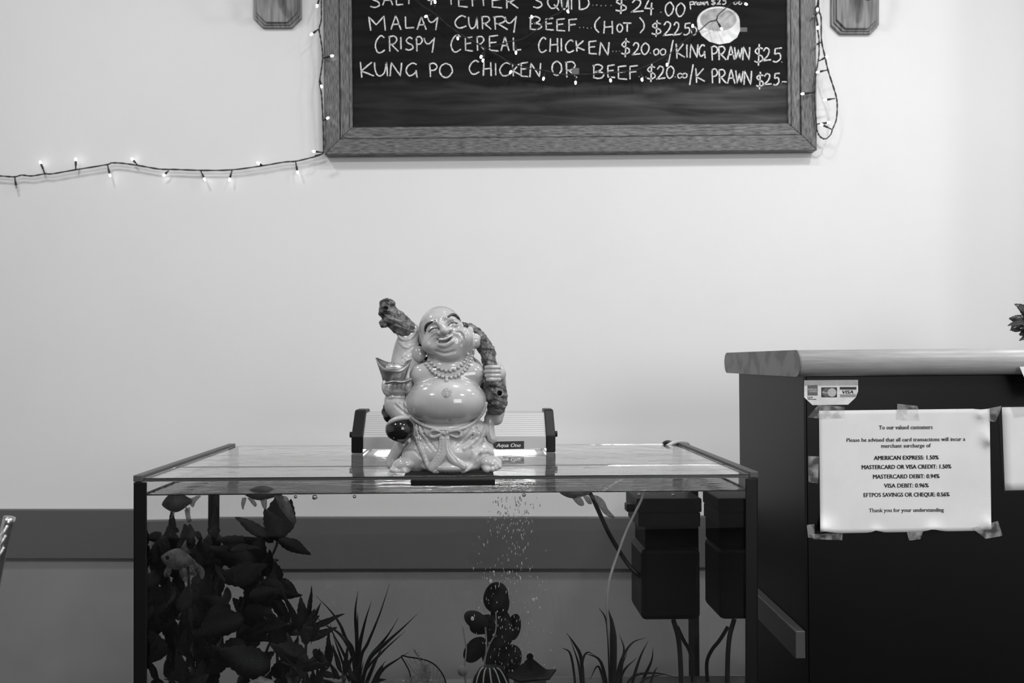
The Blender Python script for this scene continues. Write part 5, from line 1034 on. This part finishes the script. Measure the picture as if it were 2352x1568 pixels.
# ingot
def ingot():
    V = []; F = []; n = 48; m_ = []
    lv = [(0, .60), (.04, .62), (.35, .68), (.7, .86), (1.0, 1.0), (1.0, .955), (.82, .80), (.74, .62)]
    for h, r in lv:
        for k in range(n):
            a = 2 * math.pi * k / n; hn = abs(math.cos(a)) ** 2.4; top = 35 + 17 * hn; rx = 40 * (r + (.0 if h < .5 else .02 * hn)); 
            V.append((rx * math.cos(a), 22 * r * math.sin(a) * (1 - .25 * hn * (h > .9)), top * h if h > .5 else 35 * h / .7 * .7))
    F = [(i * n + k, i * n + (k + 1) % n, (i + 1) * n + (k + 1) % n, (i + 1) * n + k) for i in range(len(lv) - 1) for k in range(n)]; F += [tuple(range(n))[::-1], tuple((len(lv) - 1) * n + k for k in range(n))]
    c = B(904, 877, 36); ca, sa = math.cos(math.radians(3)), math.sin(math.radians(3))
    Wd = [(SX + (c[0] + x) * SS, SY - (c[1] + y) * SS, SZ + (c[2] + z - x * sa - y * .42 * z / 40) * SS) for x, y, z in V]
    o = obj('gold_ingot', Wd, F, M_gold, st_, True)
    d = []
    mb = MB(); q = B(907, 843, 33); mb.sphere((SX + q[0] * SS, SY - q[1] * SS, SZ + q[2] * SS), 1, 28, 14, (21 * SS, 13 * SS, 9 * SS)); cr = mb.build('crown', M_goldl, o, smooth=True)
    m2 = MB()
    for rr in (.35, .62, .88):
        pts = [(SX + (q[0] + 21 * rr * math.cos(a)) * SS, SY - (q[1] + 13 * rr * math.sin(a)) * SS, SZ + (q[2] + 9 * math.sqrt(1 - rr * rr)) * SS) for a in np.linspace(0, 2 * math.pi, 25)]
        m2.tube(pts, .0006, 5, False)
    m2.build('crown_rings', M_gold, o, smooth=True)
    return o
ingot()
r_ = Field((-165, 0, 150), (-50, 95, 235), 1.2); r_.chain([B(886, 880, 62), B(905, 876, 66), B(925, 877, 64), B(944, 871, 56)], [2.5, 3, 3, 3.5], 3, flat=.45); r_.mesh('ingot_cloth', M_gold, st_)
# face paint
def strip(pts, r, nm, m, parent, off=0.0, fld=None):
    q = [B(x, y, (fld or f).front(x, y) + off) for x, y in catmull(pts, 4)]
    n = len(q); rs = [r * (.35 + .65 * math.sin(math.pi * (i + .5) / n) ** .6) for i in range(n)]
    rs = [x * SS for x in rs]
    return MB().tube([(SX + a[0] * SS, SY - a[1] * SS, SZ + a[2] * SS) for a in q], rs, 8).build(nm, m, parent, smooth=True)
strip([(977, 762), (979, 750), (985, 743), (1001, 736)], 4.2, 'eyebrow', M_paint, body, -2.4); strip([(1027, 729), (1041, 723), (1050, 728), (1057, 739)], 4.2, 'eyebrow', M_paint, body, -2.4)
strip([(984, 764), (991, 757), (999, 753), (1009, 754)], 1.3, 'closed_eye', M_paint, body, .1); strip([(1028, 749), (1034, 743), (1042, 741), (1053, 745)], 1.3, 'closed_eye', M_paint, body, .1)
strip([(1006, 785), (1016, 788), (1028, 785), (1040, 775)], 4.4, 'lower_lip', M_lip, body, -2.2); strip([(1008, 779), (1020, 778), (1030, 774), (1040, 768)], 2.4, 'teeth', M_teeth, body, 1.0)
q = []
mb = MB(); c_ = [(1027 + 16 * r * math.cos(a), 902 + 13 * r * math.sin(a)) for r in (.35, .7, 1) for a in np.linspace(0, 2 * math.pi, 24, endpoint=False)]
pts = [B(1027, 902, f.front(1027, 902) + 1.2)] + [B(x, y, f.front(x, y) + (1.1 if i < 48 else -.6)) for i, (x, y) in enumerate(c_)]
mb.add([(SX + a[0] * SS, SY - a[1] * SS, SZ + a[2] * SS) for a in pts], [(0, 1 + (k + 1) % 24, 1 + k) for k in range(24)] + [(1 + j * 24 + k, 1 + j * 24 + (k + 1) % 24, 1 + (j + 1) * 24 + (k + 1) % 24, 1 + (j + 1) * 24 + k) for j in (0, 1) for k in range(24)])
mb.build('chest_hair', M_hair, body, smooth=True)
for cx_, cy_, r in ((1095, 997, 12), (960, 1008, 10)):
    ring = [(cx_ + r * .8 * math.cos(a), cy_ + r * math.sin(a)) for a in np.linspace(0, 2 * math.pi, 21)]
    mb = MB()
    for sc2 in (1, .78): mb.tube([(SX + b[0] * SS, SY - b[1] * SS, SZ + b[2] * SS) for b in [B(cx_ + (x - cx_) * sc2, cy_ + (y - cy_) * sc2, g_.front(cx_ + (x - cx_) * sc2, cy_ + (y - cy_) * sc2) + .3) for x, y in ring]], .0005, 5, False)
    for a0 in range(3):
        l_ = [(cx_ + (-5 + a0 * 5), cy_ - 7 + a0), (cx_ + (-3 + a0 * 4), cy_ + 6)]; mb.tube([(SX + b[0] * SS, SY - b[1] * SS, SZ + b[2] * SS) for b in [B(x, y, g_.front(x, y) + .3) for x, y in l_]], .0006, 5)
    mb.build('gold_emblem', M_goldl, robe, smooth=True)
# necklace
up_ = [(985, 828), (991, 834), (998, 840), (1006, 844.5), (1014.5, 848.5), (1024, 851), (1034, 851), (1043.5, 848.5), (1053, 844), (1060.5, 838.5), (1066, 832.5), (1070, 826), (1072.5, 820), (1074.5, 813.5)]
lo_ = [(974, 830), (978.5, 836), (984, 841.5), (988.5, 847), (993.5, 852.5), (1000, 857.5), (1008, 862), (1016.5, 865), (1026, 866.5), (1036, 866.5), (1046, 865), (1054.5, 861.5), (1062, 856), (1067.5, 850), (1072.5, 844), (1076.5, 837.5), (1080, 831), (1082.5, 824.5), (1084.5, 817.5), (1086, 811), (1086.5, 804)]
nk = empty('necklace', (0, 0, 0)); nk.parent = st_; nk.location = (0, 0, 0)
bm_ = MB().sphere((0, 0, 0), 4.5 * SS, 14, 10).build('bead', M_bead, None, smooth=True); bme = bm_.data; bpy.data.objects.remove(bm_)
for x, y in up_ + lo_ + [(1025.5, 874)]:
    b = B(x, y, f.front(x, y) + 2.2); o = bpy.data.objects.new('bead', bme); COL.objects.link(o); o.parent = nk; o.location = (b[0] * SS, -b[1] * SS, b[2] * SS)
    if y == 874: o.scale = (.95, .95, 1.5)
for row in (up_, lo_): 
    MB().tube([(SX + b[0] * SS, SY - b[1] * SS, SZ + b[2] * SS) for b in [B(x, y, f.front(x, y) + 1.5) for x, y in row]], .0006, 5).build('thread', M_lip, nk, smooth=True)
